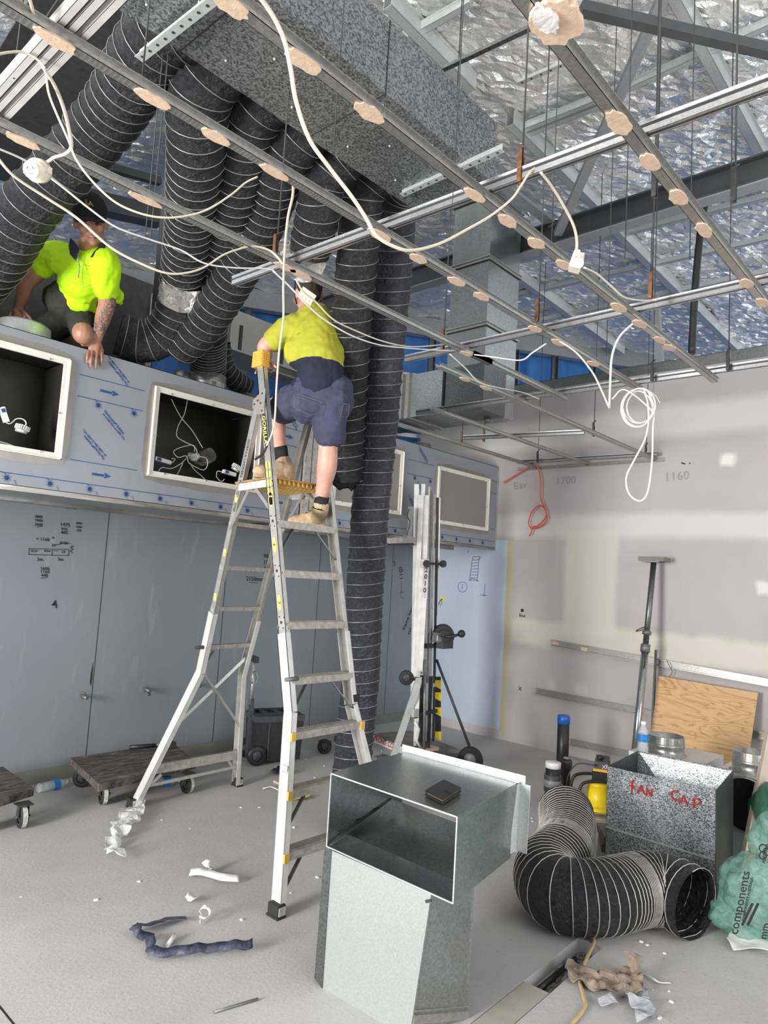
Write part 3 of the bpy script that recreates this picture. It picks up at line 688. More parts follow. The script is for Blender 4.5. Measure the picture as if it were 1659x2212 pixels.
MB().bb((-2.985, HY-.02, 2.06), (-2.915, HY+.02, 3.3)).build('channel', 'aluminium_worn', t_); MB().bb((-2.905, HY-.02, 2.06), (-2.835, HY+.02, 3.3)).build('channel', 'aluminium_worn', t_)
t_ = thing('support_rail', 'steel rail fixed under the hood fronts along the blue board wall', 'rail', (-2.2, -1.0, 2.05))
MB().bb((-2.95, -1.06, 2.035), (-.75, -1.0, 2.09)).build('rail', 'steel_grey', t_)
# round collars on top of the hoods
def collar(x, y, r, h, label, mat='galv_profile', z=HZ1):
    t_ = thing('duct_collar', label, 'duct collar', (x, y, z))
    m_ = MB(); m_.lathe([(r, 0), (r, h*.5), (r*1.03, h*.55), (r*.985, h*.6), (r*.97, h), (r*.95, h), (r*.95, 0)], (x, y, z), n=28); m_.build('collar_ring', mat, t_)
    MB().lathe([(r+.03, 0), (r+.03, .004), (r, .004)], (x, y, z), n=28).build('collar_flange', 'galv', t_); return t_
pA = P(290, 735, z=HZ1); 
_pc = P(449, 812, y=-.78); collar(_pc.x, -.78, .15, .16, 'bright ribbed collar on the hood right of the elbow duct')
_pc = P(395, 795, y=-.8); collar(_pc.x, -.8, .07, .12, 'small shiny collar on the hood left of the ribbed one')
collar(-3.33, -.75, .13, .1, 'round dark collar on the hood top left of the ladder cap', 'galv_dark')
collar(-1.85, -.7, .13, .12, 'pale round collar on the hood top right of the long ducts')
collar(-1.0, -.7, .14, .12, 'pale round collar on the corner hood above the mesh panel')
t_ = thing('round_drum', 'pale rounded metal rim by the kneeling worker hand on the hood top', 'bucket', (-5.05, -.85, HZ1))
MB().lathe([(.0, .12), (.13, .12), (.16, .1), (.17, .0)], P(50, 706, y=-.9)-V((0, 0, .1)), n=28).build('rim', 'galv_light', t_)
# things inside the light boxes
def loop(pts, r, name='cable', mat='cable_white', parent=None, seg=7, n=6, flat=1, label=None, cat=None, group=None, closed=False):
    m_ = MB().tube(catmull(pts, seg, closed), r, n, flat=flat, closed=closed); o = m_.build(name, mat, parent)
    if label: tag(o, label, cat, group)
    return o
BY = HY+.2
def downlight(px_, label, y=BY, tilt=(.3, -.2, 1)):
    c_ = P(*px_, y=y); t_ = thing('downlight', label, 'light fitting', c_)
    ax = V(tilt).normalized(); m_ = MB(); m_.lathe([(.0, .03), (.02, .03), (.022, 0), (.012, 0)], c_, ax, 16); _, a_, b_ = frame(ax)
    for i in range(20):
        an = i*math.pi/10; dd_ = a_*math.cos(an)+b_*math.sin(an); m_.bar(c_+dd_*.012+ax*.012, c_+dd_*.043+ax*.012, .005, .026, ax)
    m_.build('heat_sink', 'label_white', t_); MB().lathe([(.0, -.02), (.034, -.02), (.036, -.002), (.0, -.002)], c_, ax, 18).build('lamp_ring', 'galv_light', t_)
    return t_
def driver(px_, px2, label, y=BY):
    a_, b_ = P(*px_, y=y), P(*px2, y=y); t_ = thing('light_driver', label, 'power supply', (a_+b_)/2)
    MB().bar(a_, b_, .03, .028).build('case', 'white_plastic', t_); MB().bar(a_+(b_-a_)*.1-V((0, .016, 0)), a_+(b_-a_)*.35-V((0, .016, 0)), .003, .022).build('blue_label', 'print_blue', t_); return t_
downlight((47, 928), 'finned white downlight hanging in the left light box', HY+.08, (.2, -.1, 1)); driver((3, 880), (14, 912), 'small white driver with a blue label in the left light box', HY+.08)
loop([P(u, v, y=HY+.08) for u, v in ((12, 912), (22, 915), (35, 905), (48, 905), (56, 912), (55, 922))], .004, label='short white lead looping to the finned downlight in the left light box', cat='cable')
loop([P(u, v, y=HY+.08) for u, v in ((-5, 895), (2, 882), (10, 880), (13, 890))], .004, label='short white lead above the small driver in the left light box', cat='cable')
loop([P(u, v, y=HY+.12) for u, v in ((-5, 953), (20, 960), (37, 968), (50, 975), (70, 985))], .004, label='white cable lying on the bottom edge of the left light box', cat='cable')
driver((334, 990), (368, 1000), 'slim white driver lying at lower left of the second light box', HY+.1); driver((482, 1018), (508, 1026), 'slim white driver lying at lower right of the second light box', HY+.1)
downlight((510, 1012), 'finned downlight lying at the right of the second light box', HY+.1, (.5, -.3, 1)); downlight((418, 988), 'downlight among the wire tangle of the second light box', HY+.15, (-.3, -.5, 1))
t_ = thing('foil_cup', 'shiny round reflector cup in the middle of the second light box', 'reflector', P(445, 990, y=HY+.25))
MB().lathe([(.055, -.07), (.06, 0), (.055, .07)], P(442, 988, y=HY+.25), (.2, -1, .3), 22).build('cup', 'foil_tape', t_)
for pts_, lab in ((((405, 864), (398, 895), (385, 920), (382, 942), (400, 955), (420, 965), (425, 980), (405, 985)), 'white cable dropping in an S from the top of the second light box'), (((370, 862), (390, 900), (415, 930), (438, 968)), 'straight thin cable slanting down to the reflector cup'),
        (((420, 975), (418, 962), (395, 965), (375, 975), (385, 988), (402, 985), (408, 1000), (425, 1010), (440, 1015), (448, 1005), (445, 990), (425, 985)), 'tangled white cable in the middle of the second light box'), (((402, 990), (390, 1002), (370, 1012), (350, 1010), (342, 1018)), 'white lead running to the lower left driver'),
        (((410, 1000), (420, 1015), (435, 1028), (443, 1036)), 'white lead hanging to the lower edge of the second light box'), (((395, 1000), (388, 1015), (382, 1025)), 'short white lead left of the hanging one in the second light box'),
        (((480, 1020), (470, 1018), (468, 1030), (478, 1040), (485, 1035)), 'small white lead looped by the lower right driver'), (((372, 1000), (378, 992), (370, 990)), 'small white lead on the end of the lower left driver')):
    loop([P(u, v, y=HY+.12+.02*math.sin(i)) for i, (u, v) in enumerate(pts_)], .0036, label=lab, cat='cable')
# ================= FLEXIBLE DUCTS =================
def flex(label, pts, R, pitch=.09, mat='flex_black', rough=.006, name='flexible_duct', group=None, wire_r=.0028, phase=None, sides=28, wire_mat='wire_ribs_grey', ds=.014, sag=.05, endclose=False, zmin=None):
    path = catmull([V(p) for p in pts], 14); L_ = [0]
    for a_, b_ in zip(path[:-1], path[1:]): L_.append(L_[-1]+(b_-a_).length)
    tot = L_[-1]
    def at(s):
        s = max(0, min(tot, s)); lo = 0
        import bisect
        i = min(len(L_)-2, max(0, bisect.bisect_right(L_, s)-1)); return path[i].lerp(path[i+1], (s-L_[i])/max(1e-9, L_[i+1]-L_[i]))
    N = int(tot/ds); pos = [at(tot*i/N) for i in range(N+1)]
    pf = pitch if callable(pitch) else (lambda s: pitch)
    ph = [0]
    for i in range(N): ph.append(ph[-1]+ds/pf((i+.5)/N))
    t_ = thing(name, label, 'flexible duct', pos[-1], group)
    a_ = None; m_ = MB(); frs = []
    for i, p in enumerate(pos):
        d_ = (pos[min(i+1, N)]-pos[max(i-1, 0)]).normalized()
        if a_ is None: _, a_, b_ = frame(d_)
        else: a_ = (a_-d_*a_.dot(d_)).normalized(); b_ = d_.cross(a_)
        frs.append((p, a_.copy(), b_.copy()))
        for j_ in range(sides):
            th = 2*math.pi*j_/sides; fr_ = (ph[i]-th/(2*math.pi)) % 1.0; dip = sag*min(1, pf(i/N)/.06)*math.sin(math.pi*fr_)
            v_ = (a_*math.cos(th)+b_*math.sin(th)); q_ = p+v_*R
            nz = noise.noise(q_*18)*rough*1.2+noise.noise(q_*45)*rough*.6
            q_ = p+v_*(R*(1-dip)+nz*math.sin(math.pi*fr_))
            if zmin is not None and q_.z < zmin: q_.z = zmin
            m_.v.append(q_)
    for i in range(N):
        for j_ in range(sides): m_.f.append([i*sides+j_, i*sides+(j_+1) % sides, (i+1)*sides+(j_+1) % sides, (i+1)*sides+j_]); m_.sm.append(True)
    m_.build('duct_sleeve', mat, t_)
    wp = []; turns = ph[-1]; steps = int(turns*22)
    import bisect
    for k in range(steps+1):
        f_ = turns*k/steps; i = min(N-1, max(0, bisect.bisect_right(ph, f_)-1)); s = (f_-ph[i])/max(1e-9, ph[i+1]-ph[i])
        p = frs[i][0].lerp(frs[i+1][0], s); aa = frs[i][1].lerp(frs[i+1][1], s); bb_ = frs[i][2].lerp(frs[i+1][2], s); th = 2*math.pi*f_
        q_ = p+(aa*math.cos(th)+bb_*math.sin(th))*(R+.001)
        if zmin is not None and q_.z < zmin+wire_r: q_.z = zmin+wire_r
        wp.append(q_)
    MB().tube(wp, wire_r, 5).build('wire_spiral', wire_mat, t_)
    return t_, pos
G1 = 'flexible ducts dropping from the big duct'
FR = .142
flex('thick black flexible duct sweeping to the far left edge above the cap wearer', [(-5.35, -3.0, 4.0), P(345, 80, z=4.0), P(245, 240, z=3.95), P(158, 342, z=3.8), P(62, 450, z=3.6), P(-10, 570, z=3.42), P(-120, 700, z=3.25)], .155, .085, 'flex_black')
d2, pos2 = flex('black flexible duct with a foil tape band, ending in a wide elbow over the hood', [(-5.17, -3.0, 4.0), P(436, 190, y=-2.75), P(425, 330, y=-2.45), P(412, 480, y=-1.9), P(397, 590, y=-1.45), P(386, 665, y=-1.25), P(352, 722, y=-1.08), P(305, 738, y=-.98), P(255, 722, y=-.92)], .15, .08, 'flex_black')
tp = MB(); c0, c1 = P(398, 602, y=-1.42), P(390, 648, y=-1.3); tp.tube([c0.lerp(c1, k/6) for k in range(7)], FR+.006, 26, False); o = tp.build('foil_tape_band', 'foil_tape', d2); crumple(o, 0, .004, 40)
flex('black flexible duct next right of the taped one, squeezed onto the hood collar', [(-4.88, -3.0, 4.0), P(545, 250, y=-2.75), P(512, 400, y=-2.35), P(478, 540, y=-1.75), P(458, 640, y=-1.3), P(450, 720, y=-1.0), P(449, 770, y=-.85), P(449, 800, y=-.78)], FR, lambda s: .08 if s < .88 else .03, 'flex_black')
flex('third black flexible duct slanting down left behind the ladder top', [(-4.64, -3.0, 4.0), P(618, 330, y=-2.72), P(586, 425, y=-2.42), P(550, 515, y=-2.1), P(502, 605, y=-1.75), P(455, 680, y=-1.45), P(418, 725, y=-1.25), P(385, 750, y=-1.1)], .14, .08, 'flex_black')
flex('small flexible duct tail bending down to the hood top between two collars', [P(475, 740, y=-.75), P(480, 785, y=-.72), P(500, 815, y=-.7), P(532, 838, y=-.68)], .09, .05, 'flex_black')
d5, _ = flex('short black flexible duct ending open in torn foil above the ladder worker', [(-4.35, -3.0, 4.0), P(702, 380, y=-2.78), P(690, 450, y=-2.68), P(676, 510, y=-2.55), P(668, 545, y=-2.48)], .125, .075, 'flex_black')
o = MB().lathe([(.128, -.06), (.135, 0), (.12, .05)], P(655, 560, y=-2.42), (.1, .2, 1), 24).build('torn_foil', 'foil_tape', d5); crumple(o, 2, .03, 14)
d6, _ = flex('black flexible duct hanging straight down behind the ladder worker, end crimped shut', [(-4.07, -3.0, 4.0), P(790, 400, y=-2.8), P(775, 520, y=-2.66), P(763, 650, y=-2.5), P(754, 800, y=-2.35), P(748, 930, y=-2.22), P(745, 1035, y=-2.15)], .128, .088, 'flex_black')
pe = P(745, 1035, y=-2.15); cs = MB(); 
for i in range(5):
    for j_ in range(24):
        th = j_*math.pi/12; r_ = .128*(1-.16*i)*(1+.12*math.sin(th*5+i)*(i/3)); cs.v.append(pe+V((math.cos(th)*r_, math.sin(th)*r_, -.016*i+.01*math.sin(th*3))))
for i in range(4):
    for j_ in range(24): cs.f.append([i*24+j_, i*24+(j_+1) % 24, (i+1)*24+(j_+1) % 24, (i+1)*24+j_]); cs.sm.append(True)
crumple(cs.build('crimped_end', 'flex_black', d6), 0, .012, 25)
flex('longest black flexible duct hanging from the big duct down to the floor', [(-3.93, -2.99, 4.0), P(858, 425, y=-2.78), P(848, 560, y=-2.62), P(832, 750, y=-2.45), P(815, 950, y=-2.3), P(800, 1100, y=-2.22), P(788, 1280, y=-2.16), P(780, 1450, y=-2.12), P(768, 1580, y=-2.1), P(757, 1690, y=-2.1), P(750, 1800, z=.02)], .134, .085, 'flex_black_bluelit', .008, zmin=.005)
# ================= CABLES =================
def cable(px_, label, z0=2.97, z1=2.97, r=.0055, mat='cable_cream', d0=None, d1=None, flat=.6, parent=None):
    e0, e1 = (P(*px_[0], z=z0) if d0 is None else P(*px_[0], d=d0)), (P(*px_[-1], z=z1) if d1 is None else P(*px_[-1], d=d1))
    f0, f1 = (e0-CAM).dot(CF), (e1-CAM).dot(CF); L_ = [0]
    for a_, b_ in zip(px_[:-1], px_[1:]): L_.append(L_[-1]+math.hypot(b_[0]-a_[0], b_[1]-a_[1]))
    pts = [P(*q_, d=f0+(f1-f0)*s/L_[-1]) for q_, s in zip(px_, L_)]
    return tag(MB().tube(catmull(pts, 8), r*.86, 8, flat=flat).build('electrical_cable', mat), label, 'cable')
cable([(555, -15), (590, 35), (615, 90), (628, 150), (640, 220), (668, 300), (710, 360), (760, 425), (790, 470), (812, 508), (850, 532), (890, 541), (950, 526), (1010, 495), (1060, 466), (1105, 430), (1125, 402), (1145, 372), (1162, 362), (1176, 372)], 'thick cream cable sagging from the top edge in front of the big duct', 2.98, 3.05, .0075)
cable([(1168, 372), (1190, 400), (1215, 440), (1238, 485), (1246, 520), (1244, 556)], 'cream cable dropping from the primary channel to the hanging connector block', 3.03, 2.9, .006)
cable([(1262, 578), (1290, 592), (1320, 618), (1345, 640), (1375, 648), (1417, 649)], 'flat cream cable from the connector block along the channel to the clip', 2.95, 3.0, .006)
cable([(62, -10), (70, 20), (75, 42)], 'short piece of cream cable coming from the top left corner', 3.02, 3.02, .005)
cable([(-10, 118), (20, 113), (50, 113), (80, 128), (97, 150), (105, 200), (122, 245), (140, 285), (150, 308), (165, 345), (200, 392), (248, 436), (300, 460), (350, 470), (400, 467), (450, 452), (500, 420), (530, 395), (556, 382)], 'cream cable looping from the left edge past the socket and swinging right to the channel', 2.99, 2.96, .0052)
cable([(93, 145), (118, 185), (138, 235), (150, 285), (154, 318), (140, 333), (118, 340), (100, 352)], 'cream lead feeding the round hanging socket', 2.98, 2.93, .0065)
cable([(598, 368), (620, 372), (632, 395), (632, 425), (622, 470), (615, 540), (612, 620), (612, 690), (603, 760), (597, 840), (594, 900), (588, 935), (575, 965)], 'cream lead hanging straight down past the ladder cap with a black plug end', 3.04, 2.2, .0055, d1=3.62)
cable([(578, 960), (568, 980), (550, 993)], 'black plug tail hanging beside the ladder rail', r=.007, d0=3.62, d1=3.6, mat='black_plastic', flat=1)
cable([(-10, 318), (60, 350), (130, 400), (190, 448), (250, 490), (320, 516), (390, 540), (440, 568), (500, 578), (570, 580), (590, 583)], 'white cable running across the black ducts above the cap', 2.97, 2.98, .0055, 'cable_white')
cable([(-10, 335), (30, 380), (100, 427), (165, 470), (240, 535), (310, 572), (360, 590), (400, 590), (440, 578), (480, 552), (510, 540), (545, 532), (580, 540), (600, 556), (610, 570)], 'cream cable crossing in front of the cap wearer face and looping to the channel', 2.95, 2.98, .007)
cable([(590, 585), (625, 618), (660, 655), (700, 690), (760, 725), (820, 745), (880, 752), (940, 756), (985, 758)], 'white cable running over the ladder worker shoulder to the right', 3.0, 3.02, .006, 'cable_white')
cable([(640, 605), (655, 630), (680, 650), (720, 690), (770, 715), (830, 738), (890, 749), (960, 744)], 'cream twin cable passing the square connector above the ladder worker', 3.0, 3.03, .006)
cable([(972, 765), (1005, 795), (1035, 825), (1080, 838), (1130, 848), (1165, 862)], 'thin white cable sagging between furring channels in front of the vertical duct', 3.0, 3.0, .0055, 'cable_white')
cable([(1025, 766), (1070, 772), (1125, 778), (1150, 762), (1180, 742)], 'flat white cable kinked in front of the blue gap', 3.0, 3.0, .007, 'cable_white')
cable([(1205, 735), (1245, 762), (1280, 805), (1300, 845), (1316, 882)], 'flat white cable falling from the channel to the right of the blue gap', 3.0, 2.72, .007, 'cable_white')
cable([(1316, 884), (1318, 830), (1322, 770), (1338, 728), (1368, 698)], 'flat white cable rising from its low end to the long furring channel', 2.72, 3.0, .007, 'cable_white')
pts = []
for i in range(60):
    a_ = i*.42; pts.append((1372+34*math.cos(a_)+6*math.sin(i*.13)+i*.25, 880+38*math.sin(a_)+5*math.cos(i*.2)))
cable([(1322, 862), (1350, 842)]+pts, 'coil of white cable hung on the end of the long furring channel', 2.98, 2.98, .005, 'cable_white', flat=1, d0=4.0, d1=4.1)
cable([(1390, 838), (1400, 880), (1396, 940), (1372, 990), (1353, 1030), (1358, 1065), (1380, 1082), (1398, 1065), (1408, 1000), (1410, 930), (1412, 880), (1400, 845)], 'long loop of white cable hanging below the coil against the lilac wall', d0=4.05, d1=4.05, r=.006, mat='cable_white', flat=1)
o_ = MB().tube(catmull([P(u, v, x=-.05) for u, v in ((1088, 1043), (1112, 1028), (1138, 1012), (1150, 1004))], 8), .008, 8).build('conduit_cable', 'orange_cable'); tag(o_, 'orange cable stretched from the hood edge to the black wall hole', 'cable')
o_ = MB().tube(catmull([P(u, v, x=-.06) for u, v in ((1150, 1004), (1162, 1010), (1168, 1040), (1168, 1075), (1178, 1100), (1182, 1120), (1172, 1135), (1150, 1142), (1142, 1128), (1150, 1105), (1165, 1092), (1176, 1098), (1180, 1115), (1165, 1133), (1150, 1140), (1148, 1150), (1143, 1158))], 8), .008, 8).build('conduit_cable', 'orange_cable'); tag(o_, 'orange cable tail knotted in a loop on the lilac wall', 'cable')
t_ = thing('wall_hole_grommet', 'round black hole grommet in the lilac wall where the orange cable comes out', 'grommet', P(1147, 1000, x=-.01))
MB().cyl(P(1147, 1000, x=-.015), P(1147, 1000, x=.0), .04, 20).build('grommet', 'black_plastic', t_)
o_ = MB().tube(catmull([P(u, v, x=-.9) for u, v in ((1700, 335), (1640, 345), (1590, 357), (1550, 385), (1528, 425), (1516, 480), (1507, 560), (1500, 650), (1494, 765))], 8), .03, 10).build('insulated_hose', 'black_plastic'); tag(o_, 'thick black insulated hose bending over the steel beam and hanging at far right', 'hose')
t_ = thing('junction_connector', 'square cream plug connector hanging from the cream cable right of the vertical duct', 'connector', P(1245, 570, z=2.88))
R_ = Matrix.Rotation(.5, 3, 'Z') @ Matrix.Rotation(.3, 3, 'X'); c_ = P(1245, 567, z=2.9); MB().box(c_, (.05, .04, .06), R_).build('body', 'cream_plastic', t_); MB().box(c_+V((0, 0, .035)), (.025, .02, .02), R_).build('cable_boss', 'white_plastic', t_); MB().cyl(c_-CF*.018-V((0, 0, .012)), c_-CF*.03-V((0, 0, .012)), .02, 14).build('socket_face', 'white_plastic', t_)
t_ = thing('junction_connector', 'square cream plug connector strapped by the cables above the ladder worker head', 'connector', P(662, 640, z=2.98))
c_ = P(663, 640, z=3.02); R_ = Matrix.Rotation(-.6, 3, 'Z') @ Matrix.Rotation(.5, 3, 'Y'); MB().box(c_, (.075, .05, .04), R_).build('body', 'cream_plastic', t_)
for s in (-.02, 0, .02): MB().box(c_+R_ @ V((s, -.02, -.021)), (.006, .012, .004), R_).build('slot', 'cream_frame', t_)
# round hanging socket
c_ = P(78, 368, z=2.9); fx = (CAM-c_).normalized(); fx = (fx+V((-.5, .2, -.1))).normalized(); _, sa, sb = frame(fx)
t_ = thing('hanging_socket', 'round cream three-slot power socket dangling at the far left', 'power socket', c_)
MB().lathe([(.0, .03), (.026, .03), (.027, .0), (.036, -.0), (.036, -.03), (.0, -.03)], c_, fx, 24).build('body', 'cream_plastic', t_)
MB().lathe([(.0, .034), (.022, .034), (.025, .03)], c_, fx, 24).build('socket_face', 'white_plastic', t_)
for (x, y, an) in ((-.009, .006, .5), (.009, .006, -.5), (0, -.01, 1.57)):
    e = sa*math.sin(an)+sb*math.cos(an); q_ = c_+sa*x+sb*y+fx*.0345; MB().bar(q_-e*.004, q_+e*.004, .0018, .0018, fx).build('pin_slot', 'black_plastic', t_)
for s in (-1, 1): MB().box(c_+sa*.036*s-fx*.01, (.014, .014, .02)).build('mounting_lug', 'cream_plastic', t_)
# ================= MARKS ON THE WALLS =================
def penwall(texts, wall, name, parent):
    m_ = MB()
    for body, (u, v), size, tilt in texts:
        if wall == 'A': o_ = P(u, v, y=-.0025); r_ = V((math.cos(tilt), 0, math.sin(tilt))); up = V((-math.sin(tilt)-.2, 0, math.cos(tilt)))
        else: o_ = P(u, v, x=-.016 if v > 1175 and u < 1090 else -.003); r_ = V((0, -math.cos(tilt), math.sin(tilt))); up = V((0, math.sin(tilt), math.cos(tilt)))
        m_.text(body, o_, r_, up, size, bold=.0008)
    return m_
wl = bpy.data.objects['wall_left']; wr = bpy.data.objects['wall_right']; pnl = bpy.data.objects['trim_1']
def onwall(mb, mat, parent, name='pen_marks'):
    o = mb.build(name, mat, loc=(0, 0, 0)); o.parent = parent; return o
m_ = penwall([('2040', (142, 1098), .045, 0), ('3600', (75, 1118), .03, 0), ('1000', (75, 1126), .03, 0), ('2600', (75, 1135), .03, 0), ('1475', (130, 1136), .04, 0), ('810', (133, 1145), .03, 0), ('665', (132, 1153), .035, 0), ('3000', (164, 1132), .025, 0), ('2430', (164, 1140), .025, 0), ('570', (166, 1148), .025, 0),
    ('+ 1160', (78, 1167), .035, 0), ('+', (112, 1165), .04, 0), ('|‹›', (112, 1180), .035, 0), ('2120', (130, 1175), .03, 0), ('3m.', (80, 1211), .035, 0), ('3m', (125, 1211), .035, 0), ('1600', (87, 1231), .035, 0), ('1160', (87, 1238), .035, 0), ('440', (89, 1246), .035, 0), ('4', (112, 1314), .095, 0),
    ('2150mm', (532, 1254), .06, 0), ('960', (570, 1205), .06, 0), ('1200', (569, 1219), .06, 0), ('5', (319, 1503), .06, 0), ('1000', (570, 1228), .03, 0)], 'A', '', None)
S = lambda *q: m_.stroke([P(u, v, y=-.0025) for u, v in q], .005, (0, -1, 0))
S((63, 1185), (149, 1187), (148, 1200), (62, 1198), (63, 1185)); S((113, 1186), (112, 1200)); S((68, 1188), (80, 1189), (79, 1192), (68, 1191), (68, 1188)); S((96, 1188), (108, 1190), (108, 1192), (96, 1191), (96, 1188)); S((116, 1189), (127, 1190)); S((133, 1190), (140, 1190), (140, 1193), (133, 1193)); S((115, 1177), (130, 1176)); S((128, 1173), (152, 1174)); S((540, 1258), (557, 1259)); S((80, 1138), (90, 1137)); S((133, 1149), (146, 1148)); S((88, 1249), (101, 1248)); S((152, 1180), (158, 1180), (152, 1184), (158, 1186), (152, 1190), (157, 1194))
onwall(m_, 'ink_black', wl)
m_ = MB().poly([P(u, v, y=-.002) for u, v in ((201, 1430), (196, 1455), (194, 1475), (196, 1483), (199, 1465), (201, 1440))]); onwall(m_, 'ink_black', wl, 'board_tear')
m_ = penwall([('Bav', (1110, 1058), .12, .1), ('1700', (1200, 1048), .12, .05), ('1160', (1435, 1040), .12, .05)], 'B', '', None); onwall(m_, 'ink_pencil', wr)
m_ = penwall([('▪', (1122, 1325), .12, 0), ('Box', (1121, 1332), .05, 0), ('x', (1120, 1490), .07, 0)], 'B', '', None)
for u, v in ((1473, 1000), (1476, 1001), (1479, 1002), (1490, 1001)): m_.poly([P(u-1.5, v-1.5, x=-.003), P(u+1.5, v-1.5, x=-.003), P(u+1.5, v+1.5, x=-.003), P(u-1.5, v+1.5, x=-.003)])
onwall(m_, 'ink_black', wr)
m_ = MB(); S2 = lambda *q: m_.stroke([P(u, v, x=-.0155) for u, v in q], .005, (-1, 0, 0))
S2((1021, 1203), (1035, 1202), (1031, 1253), (1014, 1254), (1021, 1203))
for k in range(7): S2((1020-k*.9, 1210+k*6.5), (1034-k*.5, 1209+k*6.5))
S2((1014, 1254), (1020, 1249), (1033, 1256), (1031, 1253)); S2((1035, 1202), (1038, 1205), (1033, 1210))
for k in range(14): a_, b_ = k*2*math.pi/14, (k+1)*2*math.pi/14; S2((999+10*math.cos(a_), 1268+11*math.sin(a_)), (999+10*math.cos(b_), 1268+11*math.sin(b_)))
S2((999, 1262), (998, 1274)); S2((1048, 1262), (1045, 1288), (1048, 1285)); S2((1036, 1285), (1052, 1286)); S2((1015, 1178), (1014, 1183)); S2((1011, 1190), (1010, 1195))
onwall(m_, 'print_blue', pnl)
m_ = penwall([('frame here', (874, 1362), .075, 1.1), ('cut out', (884, 1372), .075, 1.1), ('(011', (862, 1225), .09, -1.4), ('2', (850, 1222), .08, 0)], 'A', '', None)
S((868, 1255), (866, 1286)); S((864, 1280), (871, 1279)); S((864, 1288), (870, 1292)); onwall(m_, 'ink_black', wl)
# pipe stubs in the board wall, small yellow outlet
for (u, v, lab) in ((175, 1502, 'left one of three capped pipe stubs in the blue board wall'), (310, 1487, 'middle one of three capped pipe stubs, beside the pen figure 5'), (420, 1477, 'right one of three capped pipe stubs, seen behind the ladder back leg')):
    c_ = P(u, v, y=0); t_ = thing('pipe_stub', lab, 'pipe', c_)
    MB().cyl(c_, c_+V((0, -.006, 0)), .03, 18).build('wall_flange', 'pipe_grey', t_); MB().cyl(c_, c_+V((.01, -.09, -.01)), .013, 12).build('pipe', 'copper', t_).data.materials[0] = M('steel_grey')
t_ = thing('cable_outlet', 'small yellow bracket with a cable end on the light blue panel', 'outlet', P(957, 1294, x=-.015))
c_ = P(956, 1294, x=-.02); MB().box(c_, (.012, .06, .05)).build('bracket', 'label_yellow', t_); MB().tube(catmull([c_+V((-.01, 0, 0)), c_+V((-.05, .0, -.03)), c_+V((-.05, .03, -.1))], 6), .005, 6).build('cable_tail', 'black_plastic', t_)
# ================= PLATFORM LADDER =================
def fy(z): return -2.757+.247*z
def fl_(z): return V((-4.2-(.19*(1-z/.93) if z < .93 else 0), fy(z), z))
def fr_(z): return V((-3.7+(.19*(1-z/.93) if z < .93 else 0), fy(z), z))
def bl_(z): return V((-4.16, -.91, 0)).lerp(V((-3.97, -1.3, .97)), z/.97) if z < .97 else V((-3.97, -1.3, .97)).lerp(V((-4.18, -2.0, 2.75)), (z-.97)/1.78)
def br_(z): return V((-3.285, -.93, 0)).lerp(V((-3.55, -1.25, .92)), z/.92) if z < .92 else V((-3.55, -1.25, .92)).lerp(V((-3.68, -1.95, 2.75)), (z-.92)/1.83)
lad = thing('platform_ladder', 'tall aluminium platform step ladder with yellow caps carrying the worker in yellow shirt', 'ladder', (-3.9, -1.85, 0))
XU = (1, 0, 0)
def rail(f, z0, zb, z1, side, wdt=.066, name='front_rail'):
    m_ = MB()
    def seg(a_, b_, w_, h_):
        for pts in ([(-w_/2, 0), (w_/2, 0), (w_/2, .004), (-w_/2, .004)], [(-w_/2, 0), (-w_/2+.005, 0), (-w_/2+.005, h_), (-w_/2, h_)], [(w_/2-.005, 0), (w_/2, 0), (w_/2, h_), (w_/2-.005, h_)]): m_.prof(a_, b_, pts, (1 if side < 0 else -1, 0, 0))
    seg(f(zb), f(z1), wdt, .03); up = m_.build(name, 'aluminium', lad)
    m_ = MB(); off = V((-.008*(-side), 0, 0)) if False else V((.007*side, 0, 0))
    seg(f(z0)+off, f(zb)+off, wdt+.01, .036); seg(f(zb)+off, f(zb+.42)+off, wdt+.01, .036); m_.build(name.replace('rail', 'leg_extension'), 'white_aluminium', lad)
    ft = MB(); p = f(0); ft.box(p+V((0, 0, .032)), (.048, .078, .064)); ft.box(p+V((0, 0, .006)), (.056, .086, .012)); fo = ft.build('rubber_foot', 'rubber', lad)
    MB().box(p+V((side*.0, -.042, .036)), (.04, .004, .04)).build('worn_pad', 'rubber_worn', fo)
rail(fl_, .03, .93, 3.0, -1); rail(fr_, .03, .93, 3.0, 1)
rail(bl_, .03, .97, 2.75, -1, .055, 'rear_rail'); rail(br_, .03, .92, 2.75, 1, .055, 'rear_rail')
